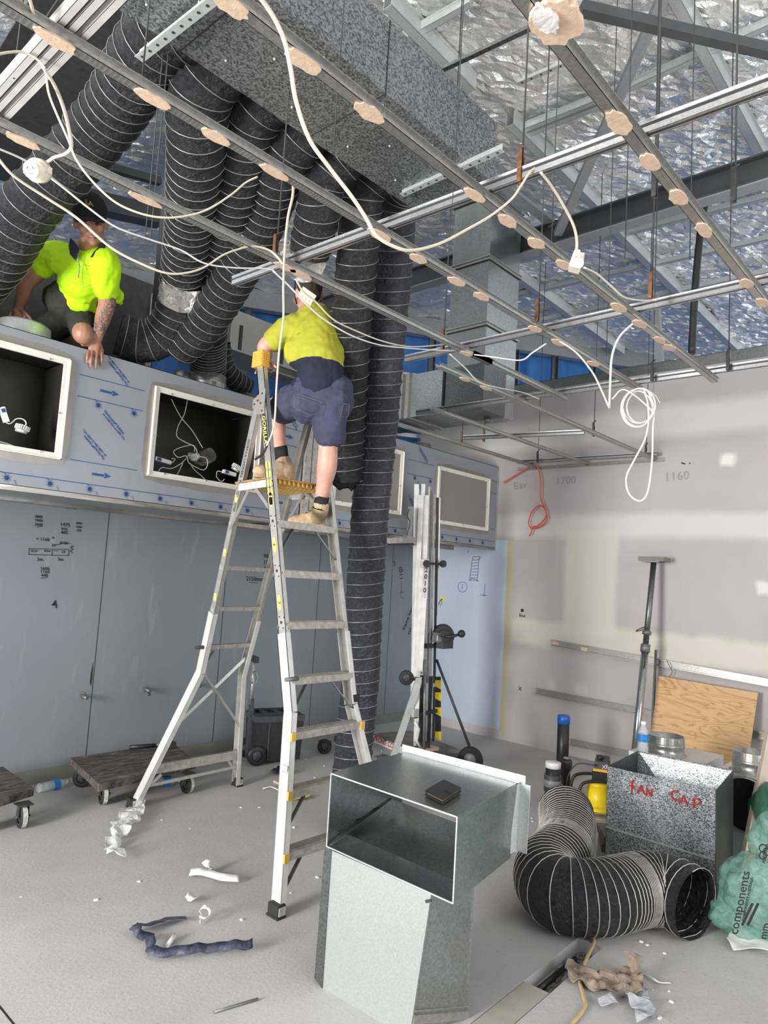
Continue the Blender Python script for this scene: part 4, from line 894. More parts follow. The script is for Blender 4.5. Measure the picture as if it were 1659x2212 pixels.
for k, z in enumerate((.27, .55, .83, 1.11, 1.41, 1.7, 1.99)):
    a_, b_ = fl_(z), fr_(z); m_ = MB(); m_.prof(a_+V((.01, 0, 0)), b_-V((.01, 0, 0)), [(-.045, 0), (.045, 0), (.045, .005), (-.045, .005)]); m_.prof(a_+V((.01, 0, 0)), b_-V((.01, 0, 0)), [(-.045, -.035), (-.041, -.035), (-.041, 0), (-.045, 0)]).prof(a_+V((.01, 0, 0)), b_-V((.01, 0, 0)), [(.041, -.035), (.045, -.035), (.045, 0), (.041, 0)])
    for s in (-.025, 0, .025): m_.prof(a_+V((.01, 0, .006)), b_+V((-.01, 0, .006)), [(s-.003, 0), (s+.003, 0), (s+.003, .003), (s-.003, .003)])
    m_.build('step', 'aluminium_worn', lad)
    if k < 3:
        for p in (a_, b_): MB().box(p+V((.0, -.05, -.015)), (.03, .012, .045)).build('step_clip', 'yellow_plastic', lad)
    if k in (0, 1, 3, 6):
        for p, q_ in ((a_, b_), (b_, a_)):
            d_ = (q_-p).normalized(); MB().bar(p+d_*.16-V((0, 0, .03)), (fl_ if p is a_ else fr_)(z-.2)+d_*.015, .02, .006).build('step_brace', 'steel_grey', lad)
for k, z in enumerate((1.15, 1.42, 1.7, 1.99)):
    MB().bar(bl_(z), br_(z), .045, .028).build('rear_rung', 'aluminium_worn', lad)
MB().bar(bl_(.27), br_(.27), .01, .065).build('rear_cross_bar', 'aluminium_worn', lad); MB().bar(bl_(.15), br_(.17), .02, .02).build('rear_cross_bar', 'aluminium', lad)
MB().bar(bl_(.55), br_(1.07), .004, .022).build('cross_brace', 'aluminium', lad); MB().bar(br_(.5), bl_(1.0), .004, .022).build('cross_brace', 'aluminium', lad)
MB().bar(bl_(.08), bl_(.22).lerp(br_(.22), .14), .004, .02).build('foot_brace', 'aluminium', lad); MB().bar(br_(.08), br_(.25).lerp(bl_(.25), .14), .004, .02).build('foot_brace', 'aluminium', lad)
MB().bar(bl_(.95), bl_(1.12).lerp(br_(1.12), .2), .004, .018).build('foot_brace', 'steel_grey', lad)
pz = 2.25
pl = MB(); A_, B_, C_, D_ = V((-4.19, fy(pz)-.02, pz)), V((-3.71, fy(pz)-.02, pz)), V((-3.7, -1.72, pz)), V((-4.1, -1.72, pz))
pl.plate([A_, B_, C_, D_], .012, (0, 0, 1)); po = pl.build('platform', 'platform_wood', lad)
g = MB()
for i in range(9):
    t0 = (i+.5)/9; g.bar(A_.lerp(D_, t0)-V((0, 0, .012)), B_.lerp(C_, t0)-V((0, 0, .012)), .006, .022)
for i in range(13):
    t0 = (i+.5)/13; g.bar(A_.lerp(B_, t0)-V((0, 0, .012)), D_.lerp(C_, t0)-V((0, 0, .012)), .006, .022)
g.build('underside_grid', 'platform_yellow', po)
for a_, b_ in ((fl_(2.02)+V((.02, 0, 0)), A_.lerp(D_, .55)), (bl_(1.95), A_.lerp(D_, .5)), (fr_(2.02), B_.lerp(C_, .55)), (br_(1.95), B_.lerp(C_, .5))): MB().bar(a_, b_, .006, .025).build('platform_strut', 'aluminium', lad)
MB().bar(fl_(pz-.03)+V((-.0, 0, 0)), bl_(pz-.03), .006, .045).build('platform_side', 'white_aluminium', lad); MB().bar(fr_(pz-.03), br_(pz-.03), .006, .045).build('platform_side', 'white_aluminium', lad)
for f, g_ in ((fl_, bl_), (fr_, br_)):
    p = f(2.72); m_ = MB(); m_.plate([p+V((-.006, -.03, -.07)), p+V((-.006, .03, -.07)), p+V((-.006, .09, -.02)), p+V((-.006, .09, .03)), p+V((-.006, -.025, .09))], .005, (-1, 0, 0)); m_.build('hinge_plate', 'aluminium', lad)
    for (dy, dz) in ((-.01, -.05), (.01, .0), (.04, .02), (.0, .06), (.07, .0)): MB().cyl(p+V((-.011, dy, dz)), p+V((-.014, dy, dz)), .007, 8).build('rivet', 'steel_dark', lad)
    c = MB(); p = f(3.0); c.box(p+V((0.01, 0, .01)), (.06, .1, .1), None, .95)
    for k in range(6): c.box(p+V((.01, -.052, -.03+k*.014)), (.05, .006, .007)); c.box(p+V((-.021, 0, -.03+k*.014)), (.004, .09, .006))
    c.build('top_cap', 'yellow_plastic', lad)
MB().bar(fl_(2.98), fr_(2.98), .03, .03).build('guard_rail', 'aluminium', lad)
# stickers and lettering on the near rail
rd = (fl_(2.9)-fl_(1.4)).normalized(); lab = MB()
def onrail(z, w_, h_, mat, txt=None, size=.03, along=True, name='sticker'):
    c_ = fl_(z)+V((-.0018, 0, 0)); n = 20; yv = V((0, 1, 0)); m_ = MB()
    m_.plate([c_+yv*(w_/2*math.cos(i*2*math.pi/n))+rd*(h_/2*(abs(math.sin(i*2*math.pi/n))**.6*math.copysign(1, math.sin(i*2*math.pi/n)))) for i in range(n)], .0008, (-1, 0, 0))
    o = m_.build(name, mat, lad)
    if txt:
        r_, u_ = (-rd, V((0, -1, 0))) if along else (V((0, -1, 0)), rd)
        MB().text(txt, c_+V((-.0015, 0, 0))-u_*size*.35, r_, u_, size, 'CENTER', .0008, 1.1).build('lettering', 'ink_black' if mat != 'ink_black' else 'label_yellow', o)
onrail(2.55, .042, .24, 'ink_black', 'GORILLA', .042); 
for i, tx in enumerate(('WARNING', 'INDUSTRIAL', '120 kg LOAD', 'READ LABEL', 'DANGER')): onrail(2.36-.055*i-.03, .045, .05, 'label_yellow', tx, .009)
for z, tx in ((2.12, '3'), (1.85, '6'), (1.52, '7'), (1.2, '8')): onrail(z, .034, .09, 'label_yellow', tx, .03)
for z in (2.17, 2.2, 1.99, 1.7, 1.41): 
    for (a_, b_) in ((-.02, .03), (.02, .03), (-.02, -.03), (.02, -.03), (0, 0)): c_ = fl_(z)+V((-.001, a_, b_)); MB().cyl(c_, c_-V((.0015, 0, 0)), .0045 if (a_ or b_) else .009, 8).build('rivet', 'steel_dark', lad)
bt = MB(); dv = (bl_(2.6)-bl_(1.4)).normalized()
bt.text('GORILLA LADDERS  PLATFORM STEP', bl_(2.52)+V((-.0015, .008, 0)), -dv, (0, -1, 0), .03, bold=.0005); bt.build('lettering', 'ink_black', lad)
for z in (2.15, 1.8, 1.5, 1.3): c_ = bl_(z); MB().box(c_+V((-.002, 0, 0)), (.002, .025, .05)).build('sticker', 'label_yellow', lad)
c_ = fl_(.62)+V((-.008, 0, 0)); MB().box(c_, (.003, .05, .11), Matrix.Rotation(.0, 3, 'X')).build('barcode_label', 'label_white', lad)
m_ = MB()
for k in range(9): m_.box(c_+V((-.002, 0, -.03-k*.0022)), (.001, .02, .001))
m_.text('SERIAL', c_+V((-.0022, .018, .02)), (0, -1, 0), (0, 0, 1), .012); m_.build('lettering', 'ink_black', lad)
MB().box(fl_(.5)+V((.045, -.02, -.0)), (.02, .002, .05)).build('inspection_tag', 'lime_sticker', lad)
m_ = MB(); c_ = fl_(1.11); m_.cyl(c_+V((-.04, -.045, .0)), c_+V((.05, -.045, 0)), .012, 10); m_.build('locking_pin', 'steel_grey', lad)
m_ = MB(); c_ = bl_(1.15); m_.cyl(c_+V((-.07, 0, 0)), c_+V((.02, 0, 0)), .013, 10); m_.build('locking_pin', 'steel_dark', lad)
m_ = MB(); c_ = fr_(.95); m_.box(c_+V((0, -.035, 0)), (.05, .01, .08)); m_.build('rail_bracket', 'black_plastic', lad)
# ================= PEOPLE =================
def organic(mb, name, mat, parent, voxel=.007, smooth=4, mats=None, fold=0, fscale=14):
    me = bpy.data.meshes.new('t'); me.from_pydata(mb.v, [], mb.f); ob = bpy.data.objects.new('t', me); COL.objects.link(ob)
    md = ob.modifiers.new('r', 'REMESH'); md.mode = 'VOXEL'; md.voxel_size = voxel; md.use_smooth_shade = True
    sm = ob.modifiers.new('s', 'SMOOTH'); sm.factor = .5; sm.iterations = smooth
    m2 = bpy.data.meshes.new_from_object(ob.evaluated_get(bpy.context.evaluated_depsgraph_get())); bpy.data.objects.remove(ob)
    r = parent
    while r.parent: r = r.parent
    if fold:
        co = [v.co.copy() for v in m2.vertices]; nn_ = [v.normal.copy() for v in m2.vertices]; flat_ = []
        for c, q in zip(co, nn_): flat_ += list(c+q*(noise.noise(V((c.x, c.y, c.z*.6))*fscale)*fold+noise.noise(c*fscale*2.4)*fold*.4))
        m2.vertices.foreach_set('co', flat_)
    mats = mats or [(mat, None)]
    for mname, _p in mats: m2.materials.append(M(mname))
    for f in m2.polygons:
        f.use_smooth = True
        for i, (_m, pred) in enumerate(mats):
            if pred and pred(f.center): f.material_index = i
    for v in m2.vertices: v.co -= r.location
    m2.name = name; o = bpy.data.objects.new(name, m2); COL.objects.link(o); o.parent = parent; return o
def limb(mb, pts, rad, n=16, flat=1):
    pts = [V(p) for p in pts]; cp = catmull(pts, 5); rr = []
    for i in range(len(pts)-1):
        for k in range(5): t0 = k/5; t0 = t0*t0*(3-2*t0); rr.append(rad[i]*(1-t0)+rad[i+1]*t0)
    rr.append(rad[-1]); mb.tube(cp, 0, n, True, rr, flat=flat); mb.sph(pts[0], rad[0]*.98); mb.sph(pts[-1], rad[-1]*.98)
def basis(fwd, up):
    f = V(fwd).normalized(); u = V(up); u = (u-f*u.dot(f)).normalized(); return Matrix((f.cross(u), f, u)).transposed()  # x right, y forward, z up
def head(mb, c, fwd, up, s=1, eyes=None):
    B = basis(fwd, up); L = lambda x, y, z: V(c)+B @ V((x, y, z))*s
    E = lambda x, y, z, r: mb.sph(L(x, y, z), tuple(q*s for q in r), B)
    E(0, -.015, .035, (.076, .096, .092)); E(0, .014, -.04, (.056, .07, .06)); E(0, .052, -.084, (.022, .02, .018)); E(0, .0, .0, (.07, .085, .09))
    for sg in (-1, 1):
        E(sg*.036, .062, -.012, (.026, .024, .026)); E(sg*.03, .084, .03, (.024, .012, .008)); E(sg*.079, -.005, -.002, (.01, .02, .032)); E(sg*.045, .02, -.07, (.02, .045, .022)); E(sg*.012, .1, -.024, (.009, .01, .008))
    limb(mb, [L(0, .088, .02), L(0, .104, -.004), L(0, .112, -.02)], [.008*s, .01*s, .0125*s], 10)
    limb(mb, [L(-.024, .079, -.052), L(0, .09, -.049), L(.024, .079, -.052)], [.004*s, .0065*s, .004*s], 8)
    limb(mb, [L(-.02, .079, -.06), L(0, .089, -.062), L(.02, .079, -.06)], [.004*s, .007*s, .004*s], 8)
    return B, L
skin('skin_tanned', (.5, .27, .19)); skin('skin_pale', (.62, .36, .28))
# ---- worker kneeling on the hood ----
_el = P(232, 655, d=4.36)
_o = P(170, 720, d=4.65); _a, _b = P(212, 728, d=4.47), P(231, 600, d=4.3)
skin('skin_tattooed', (.4, .21, .14), ((_a.x-.07-_o.x, _b.x+.12-_o.x), (_a.y-.6-_o.y, _b.y+.6-_o.y), (_a.z-_o.z, _b.z-_o.z)))
w1 = thing('person', 'person in lime polo shirt and black cap kneeling on the hood, tattooed arm braced down', 'person', P(170, 720, d=4.65))
b = MB(); HC = P(196, 483, d=4.1)
toward = (CAM-HC).normalized(); right = CR
hf = (toward+right*.02-CU*.2).normalized(); hu = (CU+right*-.12+toward*.1)
B1, L1 = head(b, HC, hf, hu, 1.1)
NK = P(192, 542, d=4.32); limb(b, [L1(0, -.03, -.05), NK], [.06, .068])
sL, eL, wL = P(226, 570, d=4.26), P(231, 655, d=4.36), P(210, 733, d=4.49)
limb(b, [sL, sL.lerp(eL, .5), eL, eL.lerp(wL, .35), wL], [.07, .062, .052, .05, .031])
sR, eR, wR = P(112, 553, d=4.42), P(58, 612, d=4.5), P(38, 668, d=4.6)
limb(b, [sR, sR.lerp(eR, .5), eR, eR.lerp(wR, .4), wR], [.068, .06, .05, .046, .03])
limb(b, [NK, P(188, 570, d=4.4), P(180, 620, d=4.5), P(165, 665, d=4.65)], [.09, .14, .14, .14])
k1, h1 = P(180, 722, d=4.42), P(175, 668, d=4.7); limb(b, [h1, k1], [.09, .066]); limb(b, [k1, P(196, 738, d=4.85)], [.062, .05])
k2 = P(105, 712, d=4.62); limb(b, [h1, k2], [.1, .08]); limb(b, [k2, P(150, 745, d=4.9)], [.068, .05])
def hand_px(mb, wrist, knuck, tips, thumb, r=.0105):
    ks = [V(k) for k in knuck]; pc_ = sum(ks, V())/len(ks)
    limb(mb, [wrist, wrist.lerp(pc_, .5), pc_], [.026, .03, .026], 12)
    for k in ks: limb(mb, [wrist.lerp(k, .35), k], [.017, .0135], 10)
    for k, tp_ in zip(ks, tips): 
        mid = k.lerp(tp_[0], .5) if len(tp_) == 1 else tp_[0]; limb(mb, [k]+[V(x) for x in ([mid]+[tp_[-1]])], [r*1.15, r*1.02, r*.8], 10)
    limb(mb, thumb, [.015, .0125, .0095], 10)
Yh = -1.118
hand_px(b, wL, [P(193, 757, y=-1.09), P(201, 755, y=-1.095), P(211, 755, y=-1.095), P(220, 757, y=-1.09)],
        [[P(189, 770, y=Yh-.012), P(188, 783, y=Yh)], [P(197, 775, y=Yh-.015), P(196, 793, y=Yh)], [P(208, 777, y=Yh-.015), P(207, 795, y=Yh)], [P(220, 774, y=Yh-.012), P(219, 789, y=Yh)]],
        [P(203, 742, y=-1.06), P(190, 745, y=-1.1), P(178, 745, y=-1.115)])
hand_px(b, wR, [P(24, 676, d=4.6), P(33, 680, d=4.58), P(43, 680, d=4.58), P(52, 677, d=4.58)],
        [[P(21, 690, d=4.58), P(24, 702, d=4.6)], [P(31, 694, d=4.57), P(34, 706, d=4.6)], [P(43, 694, d=4.57), P(46, 707, d=4.6)], [P(54, 690, d=4.57), P(57, 700, d=4.6)]],
        [P(44, 668, d=4.58), P(58, 680, d=4.56), P(67, 690, d=4.56)])
organic(b, 'body', 'skin_tattooed', w1, .0052, 3)
# face details
for sg in (-1, 1):
    e = MB(); e.sph(L1(sg*.031, .0835, .012), .0085, None, 12, 8); eo = e.build('eye', 'hair_dark', w1)
    br = MB(); br.tube([L1(sg*.013, .099, .029), L1(sg*.03, .1, .035), L1(sg*.05, .088, .03)], .003, 6); br.build('eyebrow', 'hair_dark', w1)
simple('stubble', (.12, .05, .04), .8, 0, .3, 90)
mo = MB().tube(catmull([L1(-.022, .083, -.054), L1(-.01, .0925, -.0555), L1(.01, .0925, -.0555), L1(.022, .083, -.053)], 4), .0028, 6).build('mouth_line', 'stubble', w1)
# cap: crown, brim, logo
cp = MB(); cu_ = (V(hu).normalized()*.93+right*.0-B1.col[1]*.0).normalized()
crown = [(.0, .1), (.03, .098), (.06, .085), (.083, .055), (.094, .02), (.096, -.01)]
ax = (B1 @ V((0.05, .0, 1))).normalized(); o_ = L1(0, -.01, .055)
m_ = MB(); m_.lathe([(r*1.08, z*1.12) for r, z in crown], o_, ax, 28); m_.build('cap_crown', 'cap_black', w1)
m_ = MB(); ring = []; n = 18
for i in range(n+1):
    a_ = math.pi*(i/n); x, y = math.cos(a_)*.085, math.sin(a_)
    ring.append((x, y))
vs = []
for (x, y) in ring: vs.append(L1(x, .02+.07*y, .05-.004*abs(x)*10)); 
for (x, y) in ring: vs.append(L1(x*.92, .02+.148*y, .046-abs(x)*.28-.0*y))
nb = len(ring); m_.add(vs, [(i, i+1, nb+i+1, nb+i) for i in range(nb-1)], True); m_.add([v+(B1 @ V((0, 0, -.004))) for v in vs], [(nb+i, nb+i+1, i+1, i) for i in range(nb-1)], True)
m_.build('cap_brim', 'cap_black', w1)
m_ = MB(); lr, lu = -(B1 @ V((1, 0, 0))), (B1 @ V((0, -.45, .9))).normalized()
lo_ = L1(-.004, .093, .112)
m_.text('L', lo_-lr*.019-lu*.004, lr, lu, .04, bold=.001); m_.text('A', lo_-lr*.006-lu*.012+(B1 @ V((0, .003, 0))), lr, lu, .04, bold=.001)
m_.build('cap_logo', 'gold_thread', w1)
# polo shirt
s_ = MB(); waist = P(172, 640, d=4.52)
limb(s_, [P(186, 582, d=4.42), P(184, 600, d=4.44), P(178, 620, d=4.5), waist], [.14, .155, .155, .135], 22)
limb(s_, [sR+(sL-sR)*.16-CU*.02, sL-(sL-sR)*.16], [.085, .085], 16)
limb(s_, [P(212, 556, d=4.34), P(214, 566, d=4.3), sL, sL.lerp(eL, .45), sL.lerp(eL, .62)], [.08, .1, .095, .083, .078], 18)
limb(s_, [P(158, 558, d=4.42), P(130, 552, d=4.42), sR, sR.lerp(eR, .2), sR.lerp(eR, .36)], [.08, .085, .083, .078, .076], 18)
s_.sph(P(256, 640, d=4.62), (.03, .05, .05)); limb(s_, [P(240, 625, d=4.5), P(262, 655, d=4.65)], [.05, .015])
organic(s_, 'polo_shirt', 'lime_shirt', w1, .0075, 4, None, .011, 13)
for q_ in (((172, 538), (168, 552), (164, 564), (152, 550), (149, 532), (153, 514), (163, 524)), ((214, 534), (204, 544), (196, 556), (212, 556), (226, 542), (230, 522), (222, 522))):
    pp_ = [P(u, v, d=4.165+.03*(abs(u-188)/30)) for u, v in q_]; o = MB().plate(pp_, .006, -CF).build('collar', 'navy_cloth', w1)
m_ = MB(); m_.tube([P(163, 560, d=4.17), P(172, 575, d=4.18), P(168, 548, d=4.17)], .003, 5).tube([P(172, 575, d=4.18), P(169, 600, d=4.22)], .003, 6)
m_.tube([P(180, 571, d=4.19), P(203, 578, d=4.2), P(203, 612, d=4.26), P(180, 622, d=4.28), P(178, 600, d=4.24), P(180, 571, d=4.19)], .0016, 4); m_.build('placket_and_pocket_seam', 'skirting_olive', w1)
s_ = MB(); limb(s_, [P(150, 650, d=4.55), P(165, 668, d=4.62), h1], [.15, .155, .14], 20); limb(s_, [h1, h1.lerp(k1, .8)], [.12, .088], 18); limb(s_, [h1, k2], [.12, .1], 18); limb(s_, [P(125, 645, d=4.62), P(215, 645, d=4.6)], [.1, .1])
organic(s_, 'shorts', 'dark_shorts', w1, .008, 4, None, .01, 14)
# ---- worker on the ladder ----
skin('skin_legs', (.66, .37, .29))
w2 = thing('person', 'person in faded yellow and navy shirt and navy shorts climbing the platform ladder, back turned', 'person', P(690, 1140, d=4.35))
b = MB()
hipR, knR, anR = P(715, 868, d=4.28), P(709, 965, d=4.3), P(690, 1092, d=4.37)
hipL, knL, anL = P(668, 862, d=4.3), P(590, 882, d=4.5), P(610, 992, d=4.5)
limb(b, [hipR.lerp(knR, .2), hipR.lerp(knR, .5), knR, P(706, 1010, d=4.31), P(698, 1055, d=4.35), anR], [.08, .08, .06, .063, .046, .034])
limb(b, [hipL.lerp(knL, .1), hipL.lerp(knL, .5), knL, P(596, 915, d=4.48), P(602, 960, d=4.5), anL], [.08, .08, .062, .063, .046, .036])
limb(b, [P(690, 850, d=4.34), P(690, 810, d=4.34), P(683, 740, d=4.4), P(672, 690, d=4.46)], [.11, .115, .12, .1], 20)
HC2 = P(668, 636, d=4.55); hf2 = (CF*.9-CR*.25+CU*.05).normalized(); B2, L2 = head(b, HC2, hf2, CU, 1.05)
limb(b, [L2(0, -.02, -.05), P(672, 690, d=4.46)], [.058, .066])
sL2, eL2, wL2 = P(622, 712, d=4.42), P(574, 748, d=4.42), P(572, 784, d=4.48)
limb(b, [sL2, sL2.lerp(eL2, .5), eL2, eL2.lerp(wL2, .5), wL2], [.066, .058, .052, .045, .032])
sR2, eR2, wR2 = P(718, 712, d=4.5), P(705, 700, d=4.75), P(660, 668, d=4.88)
limb(b, [sR2, eR2, wR2], [.062, .05, .032]); limb(b, [wR2, P(648, 655, d=4.9)], [.035, .03])
hand_px(b, wL2, [P(558, 788, d=4.45), P(561, 792, d=4.47), P(572, 795, d=4.5), P(582, 795, d=4.48)], [[P(549, 782, d=4.42), P(548, 792, d=4.36)], [P(556, 800, d=4.45), P(552, 806, d=4.38)], [P(580, 800, d=4.45), P(586, 804, d=4.4)], [P(588, 795, d=4.44), P(592, 800, d=4.4)]], [P(578, 780, d=4.42), P(588, 785, d=4.4), P(596, 793, d=4.38)])
for wx in ([P(640, 655, d=4.92), P(632, 648, d=4.95)], [P(642, 648, d=4.92), P(634, 640, d=4.96)], [P(646, 644, d=4.92), P(640, 634, d=4.96)], [P(652, 644, d=4.92), P(648, 634, d=4.95)], [P(655, 664, d=4.9), P(645, 668, d=4.92)]): limb(b, [P(648, 655, d=4.9)]+wx, [.02, .0105, .008], 10)
organic(b, 'body', 'skin_legs', w2, .006, 3)
m_ = MB(); m_.sph(L2(0, -.022, .042), (.083, .1, .095), B2, 22, 14); m_.sph(L2(0, -.06, -.01), (.068, .05, .06), B2, 18, 12); organic(m_, 'hair', 'hair_dark', w2, .008, 2, None, .004, 60)
m_ = MB(); m_.tube([L2(-.084, .02, .09), L2(-.095, -.01, .0), L2(-.075, .02, -.06)], .005, 6); m_.build('safety_strap', 'black_plastic', w2)
s_ = MB(); limb(s_, [P(692, 845, d=4.3), P(694, 800, d=4.3), P(688, 765, d=4.33), P(684, 725, d=4.4), P(678, 695, d=4.46)], [.14, .145, .155, .155, .125], 24)
limb(s_, [P(652, 762, d=4.36), P(710, 762, d=4.36)], [.115, .115]); limb(s_, [P(645, 722, d=4.42), P(716, 718, d=4.45)], [.1, .09]); limb(s_, [P(658, 838, d=4.32), P(722, 835, d=4.3)], [.09, .095])
limb(s_, [P(650, 705, d=4.44), sL2, sL2.lerp(eL2, .35), sL2.lerp(eL2, .6)], [.09, .09, .082, .078], 18)
limb(s_, [P(700, 703, d=4.47), P(722, 716, d=4.48), sR2.lerp(eR2, .7)], [.085, .078, .07], 18)
zb = P(690, 776, d=4.2).z
organic(s_, 'work_shirt', 'yellow_shirt', w2, .008, 5, [('yellow_shirt', None), ('navy_cloth', lambda c: c.z < zb-(c-P(690, 776, d=4.2)).dot(CR)*.02)], .012, 12)
m_ = MB(); m_.tube([P(u, v, d=4.245) for u, v in ((632, 722), (660, 716), (700, 718), (738, 722))], .002, 4); m_.build('yoke_seam', 'yellow_shirt', w2)
s_ = MB(); limb(s_, [P(665, 872, d=4.3), P(722, 866, d=4.28)], [.13, .125], 20); limb(s_, [P(668, 845, d=4.3), P(728, 840, d=4.28)], [.11, .1])
limb(s_, [hipR, hipR.lerp(knR, .4), P(712, 935, d=4.29)], [.118, .112, .105], 20); limb(s_, [hipL, hipL.lerp(knL, .5), P(612, 884, d=4.44)], [.12, .112, .1], 20)
organic(s_, 'shorts', 'navy_shorts', w2, .008, 3, None, .012, 13)
def quadline(mb, pts, d_): mb.tube([P(u, v, d=d_) for u, v in pts], .0022, 4)
m_ = MB(); quadline(m_, ((640, 850), (697, 868), (690, 893), (670, 897), (635, 880), (640, 850)), 4.145); quadline(m_, ((640, 856), (696, 874)), 4.142); quadline(m_, ((742, 872), (755, 874), (752, 900), (736, 900), (742, 872)), 4.17)
m_.build('pocket_stitching', 'glove_grey', w2)
def boot(heel, toe, up, ankle, mat='tan_suede'):
    heel, toe = V(heel), V(toe); d_ = (toe-heel); ln_ = d_.length; d_.normalize(); u = V(up); sd = d_.cross(u).normalized(); B = Matrix((sd, d_, u)).transposed()
    m_ = MB(); m_.sph(heel+d_*.045+u*.055, (.044, .055, .06), B); m_.sph(heel+d_*(ln_-.06)+u*.042, (.05, .068, .042), B); m_.sph(heel+d_*(ln_*.5)+u*.05, (.046, .09, .05), B)
    limb(m_, [heel+d_*.06+u*.07, V(ankle)+u*.02], [.055, .054], 16); limb(m_, [heel+d_*.1+u*.08, heel+d_*(ln_-.08)+u*.055], [.045, .035])
    o = organic(m_, 'boot', mat, w2, .006, 3, None, .003, 30)
    m_ = MB(); ring = []
    for i in range(24): a_ = i*math.pi/12; wd = .046*(1+.15*math.sin(a_)); ring.append(heel+d_*(ln_/2+math.sin(a_)*ln_/2*1.02)+sd*math.cos(a_)*wd)
    m_.plate(ring, .024, u); m_.build('boot_sole', 'sole_rubber', o)
    m_ = MB()
    for k in range(4): c_ = V(ankle).lerp(heel+d_*.13+u*.085, k/3)+d_*.045; m_.tube([c_-sd*.02, c_+sd*.02+u*.008], .0025, 5)
    m_.build('boot_laces', 'black_cloth', o)
hz = 1.998; hR = P(704, 1142, z=hz); tR = hR+(P(646, 1142, z=hz)-hR).normalized()*.28; tR = hR+(V((-.35, .9, 0)).normalized())*.28
boot(hR, tR, (0, 0, 1), P(692, 1100, d=4.37))
hz = 2.264; hL = P(632, 1043, z=hz); dL = V((-.95, .15, 0)).normalized(); boot(hL, hL+dL*.28, (0, 0, 1), P(612, 1005, d=4.5))
for a_, b_, r0, r1 in ((P(697, 1072, d=4.36), P(690, 1100, d=4.37), .044, .046), (P(604, 966, d=4.5), P(613, 1008, d=4.5), .05, .046)): MB().tube([a_, a_.lerp(b_, .5), b_], .04, 16, True, [r0, r1, r1]).build('sock', 'black_cloth', w2)
# ================= FOREGROUND DUCT FITTING =================
t_ = thing('duct_fitting', 'open galvanised sheet metal duct offset standing on the floor in front, wallet on its top', 'duct fitting', (-4.5, -3.6, 0))
A, B_, C_, D_ = V((-4.62, -3.31, .85)), V((-4.63, -3.98, .85)), V((-4.05, -3.89, .85)), V((-4.07, -3.26, .85))
dz = V((0, 0, -.3)); a2, b2, c2, d2_ = A+dz+V((0.0, 0, 0)), B_+dz, C_+dz+V((-.05, 0, 0)), D_+dz
T = .003
MB().plate([A, B_, C_, D_], T, (0, 0, 1)).build('top_sheet', 'galv', t_)
MB().plate([B_, C_, c2, b2], T, (0, -1, 0)).build('right_side_sheet', 'galv', t_)
MB().plate([A, D_, d2_, a2], T, (0, 1, 0)).build('left_side_sheet', 'galv', t_)
lo = a2.lerp(d2_, .55); lo2 = b2.lerp(c2, .55)
MB().plate([a2, b2, b2.lerp(c2, .3), a2.lerp(d2_, .3)], T, (0, 0, -1)).plate([a2.lerp(d2_, .3), b2.lerp(c2, .3), c2+V((0, 0, .06)), d2_+V((0, 0, .06))], T, (0, 0, -1)).build('bottom_sheet', 'galv', t_)
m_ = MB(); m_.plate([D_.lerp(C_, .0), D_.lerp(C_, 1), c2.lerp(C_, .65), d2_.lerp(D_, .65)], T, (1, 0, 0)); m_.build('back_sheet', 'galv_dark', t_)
# folded bright edges round the open mouth
m_ = MB()
for p, q_ in ((A, B_), (B_, b2), (b2, a2), (a2, A)): m_.bar(p, q_, .005, .005)
m_.build('folded_edge', 'galv_light', t_)
m_ = MB(); m_.plate([D_+V((.0, .02, 0)), C_+V((.0, -.03, 0)), C_+V((.0, -.03, .035)), D_+V((.0, .02, .035))], .003, (1, 0, 0)); m_.build('back_flange', 'galv_light', t_)
m_ = MB(); m_.bb((-4.075, -3.9, .8535), (-4.05, -3.27, .856)); m_.build('flange_foot', 'galv_light', t_)
m_ = MB(); m_.plate([C_+V((0, 0, .0)), C_+V((.0, -.055, 0)), c2+V((.04, -.055, .02)), c2+V((.04, 0, .02))], .004, (1, 0, 0)); m_.plate([C_+V((-.055, -.004, 0)), C_+V((0, -.004, 0)), c2+V((.045, -.004, .02)), c2+V((-.01, -.004, .02))], .003, (0, -1, 0)); m_.build('side_flange', 'galv_light', t_)
# inner seam with spot welds
m_ = MB(); m_.bar(a2.lerp(A, .02)+V((.01, -.012, 0)), d2_.lerp(D_, .35)+V((-.08, -.012, 0)), .012, .003); m_.build('inner_seam', 'galv_profile', t_)
m_ = MB()
for k in range(4): c_ = a2.lerp(A, .05).lerp(d2_.lerp(D_, .35), .15+.22*k)+V((0, -.004, .012)); m_.sph(c_, .0045, None, 6, 4); m_.sph(c_+V((.02, 0, 0)), .0045, None, 6, 4)
m_.build('spot_welds', 'steel_dark', t_)
# lower leg of the offset
l0, l1, l2, l3 = V((-4.625, -3.33, 0)), V((-4.61, -3.8, 0)), V((-4.34, -3.87, 0)), V((-4.34, -3.34, 0))
u0, u1, u2, u3 = V((-4.628, -3.335, .547)), V((-4.628, -3.88, .547)), V((-4.35, -3.88, .547)), V((-4.35, -3.34, .547))
MB().plate([l0, l1, u1, u0], T, (-1, 0, 0)).build('lower_front_sheet', 'galv_smooth', t_)
MB().plate([l1, l2, u2, u1], T, (0, -1, 0)).build('lower_side_sheet', 'galv', t_)
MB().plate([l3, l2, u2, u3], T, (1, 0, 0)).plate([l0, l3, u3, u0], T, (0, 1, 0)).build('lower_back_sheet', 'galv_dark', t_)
m_ = MB(); m_.plate([l0+V((-.004, -.018, .0)), u0+V((-.004, -.018, 0)), u0+V((-.004, .022, 0)), l0+V((-.004, .03, .02))], .004, (-1, 0, 0)); m_.build('standing_seam', 'galv_dark', t_)
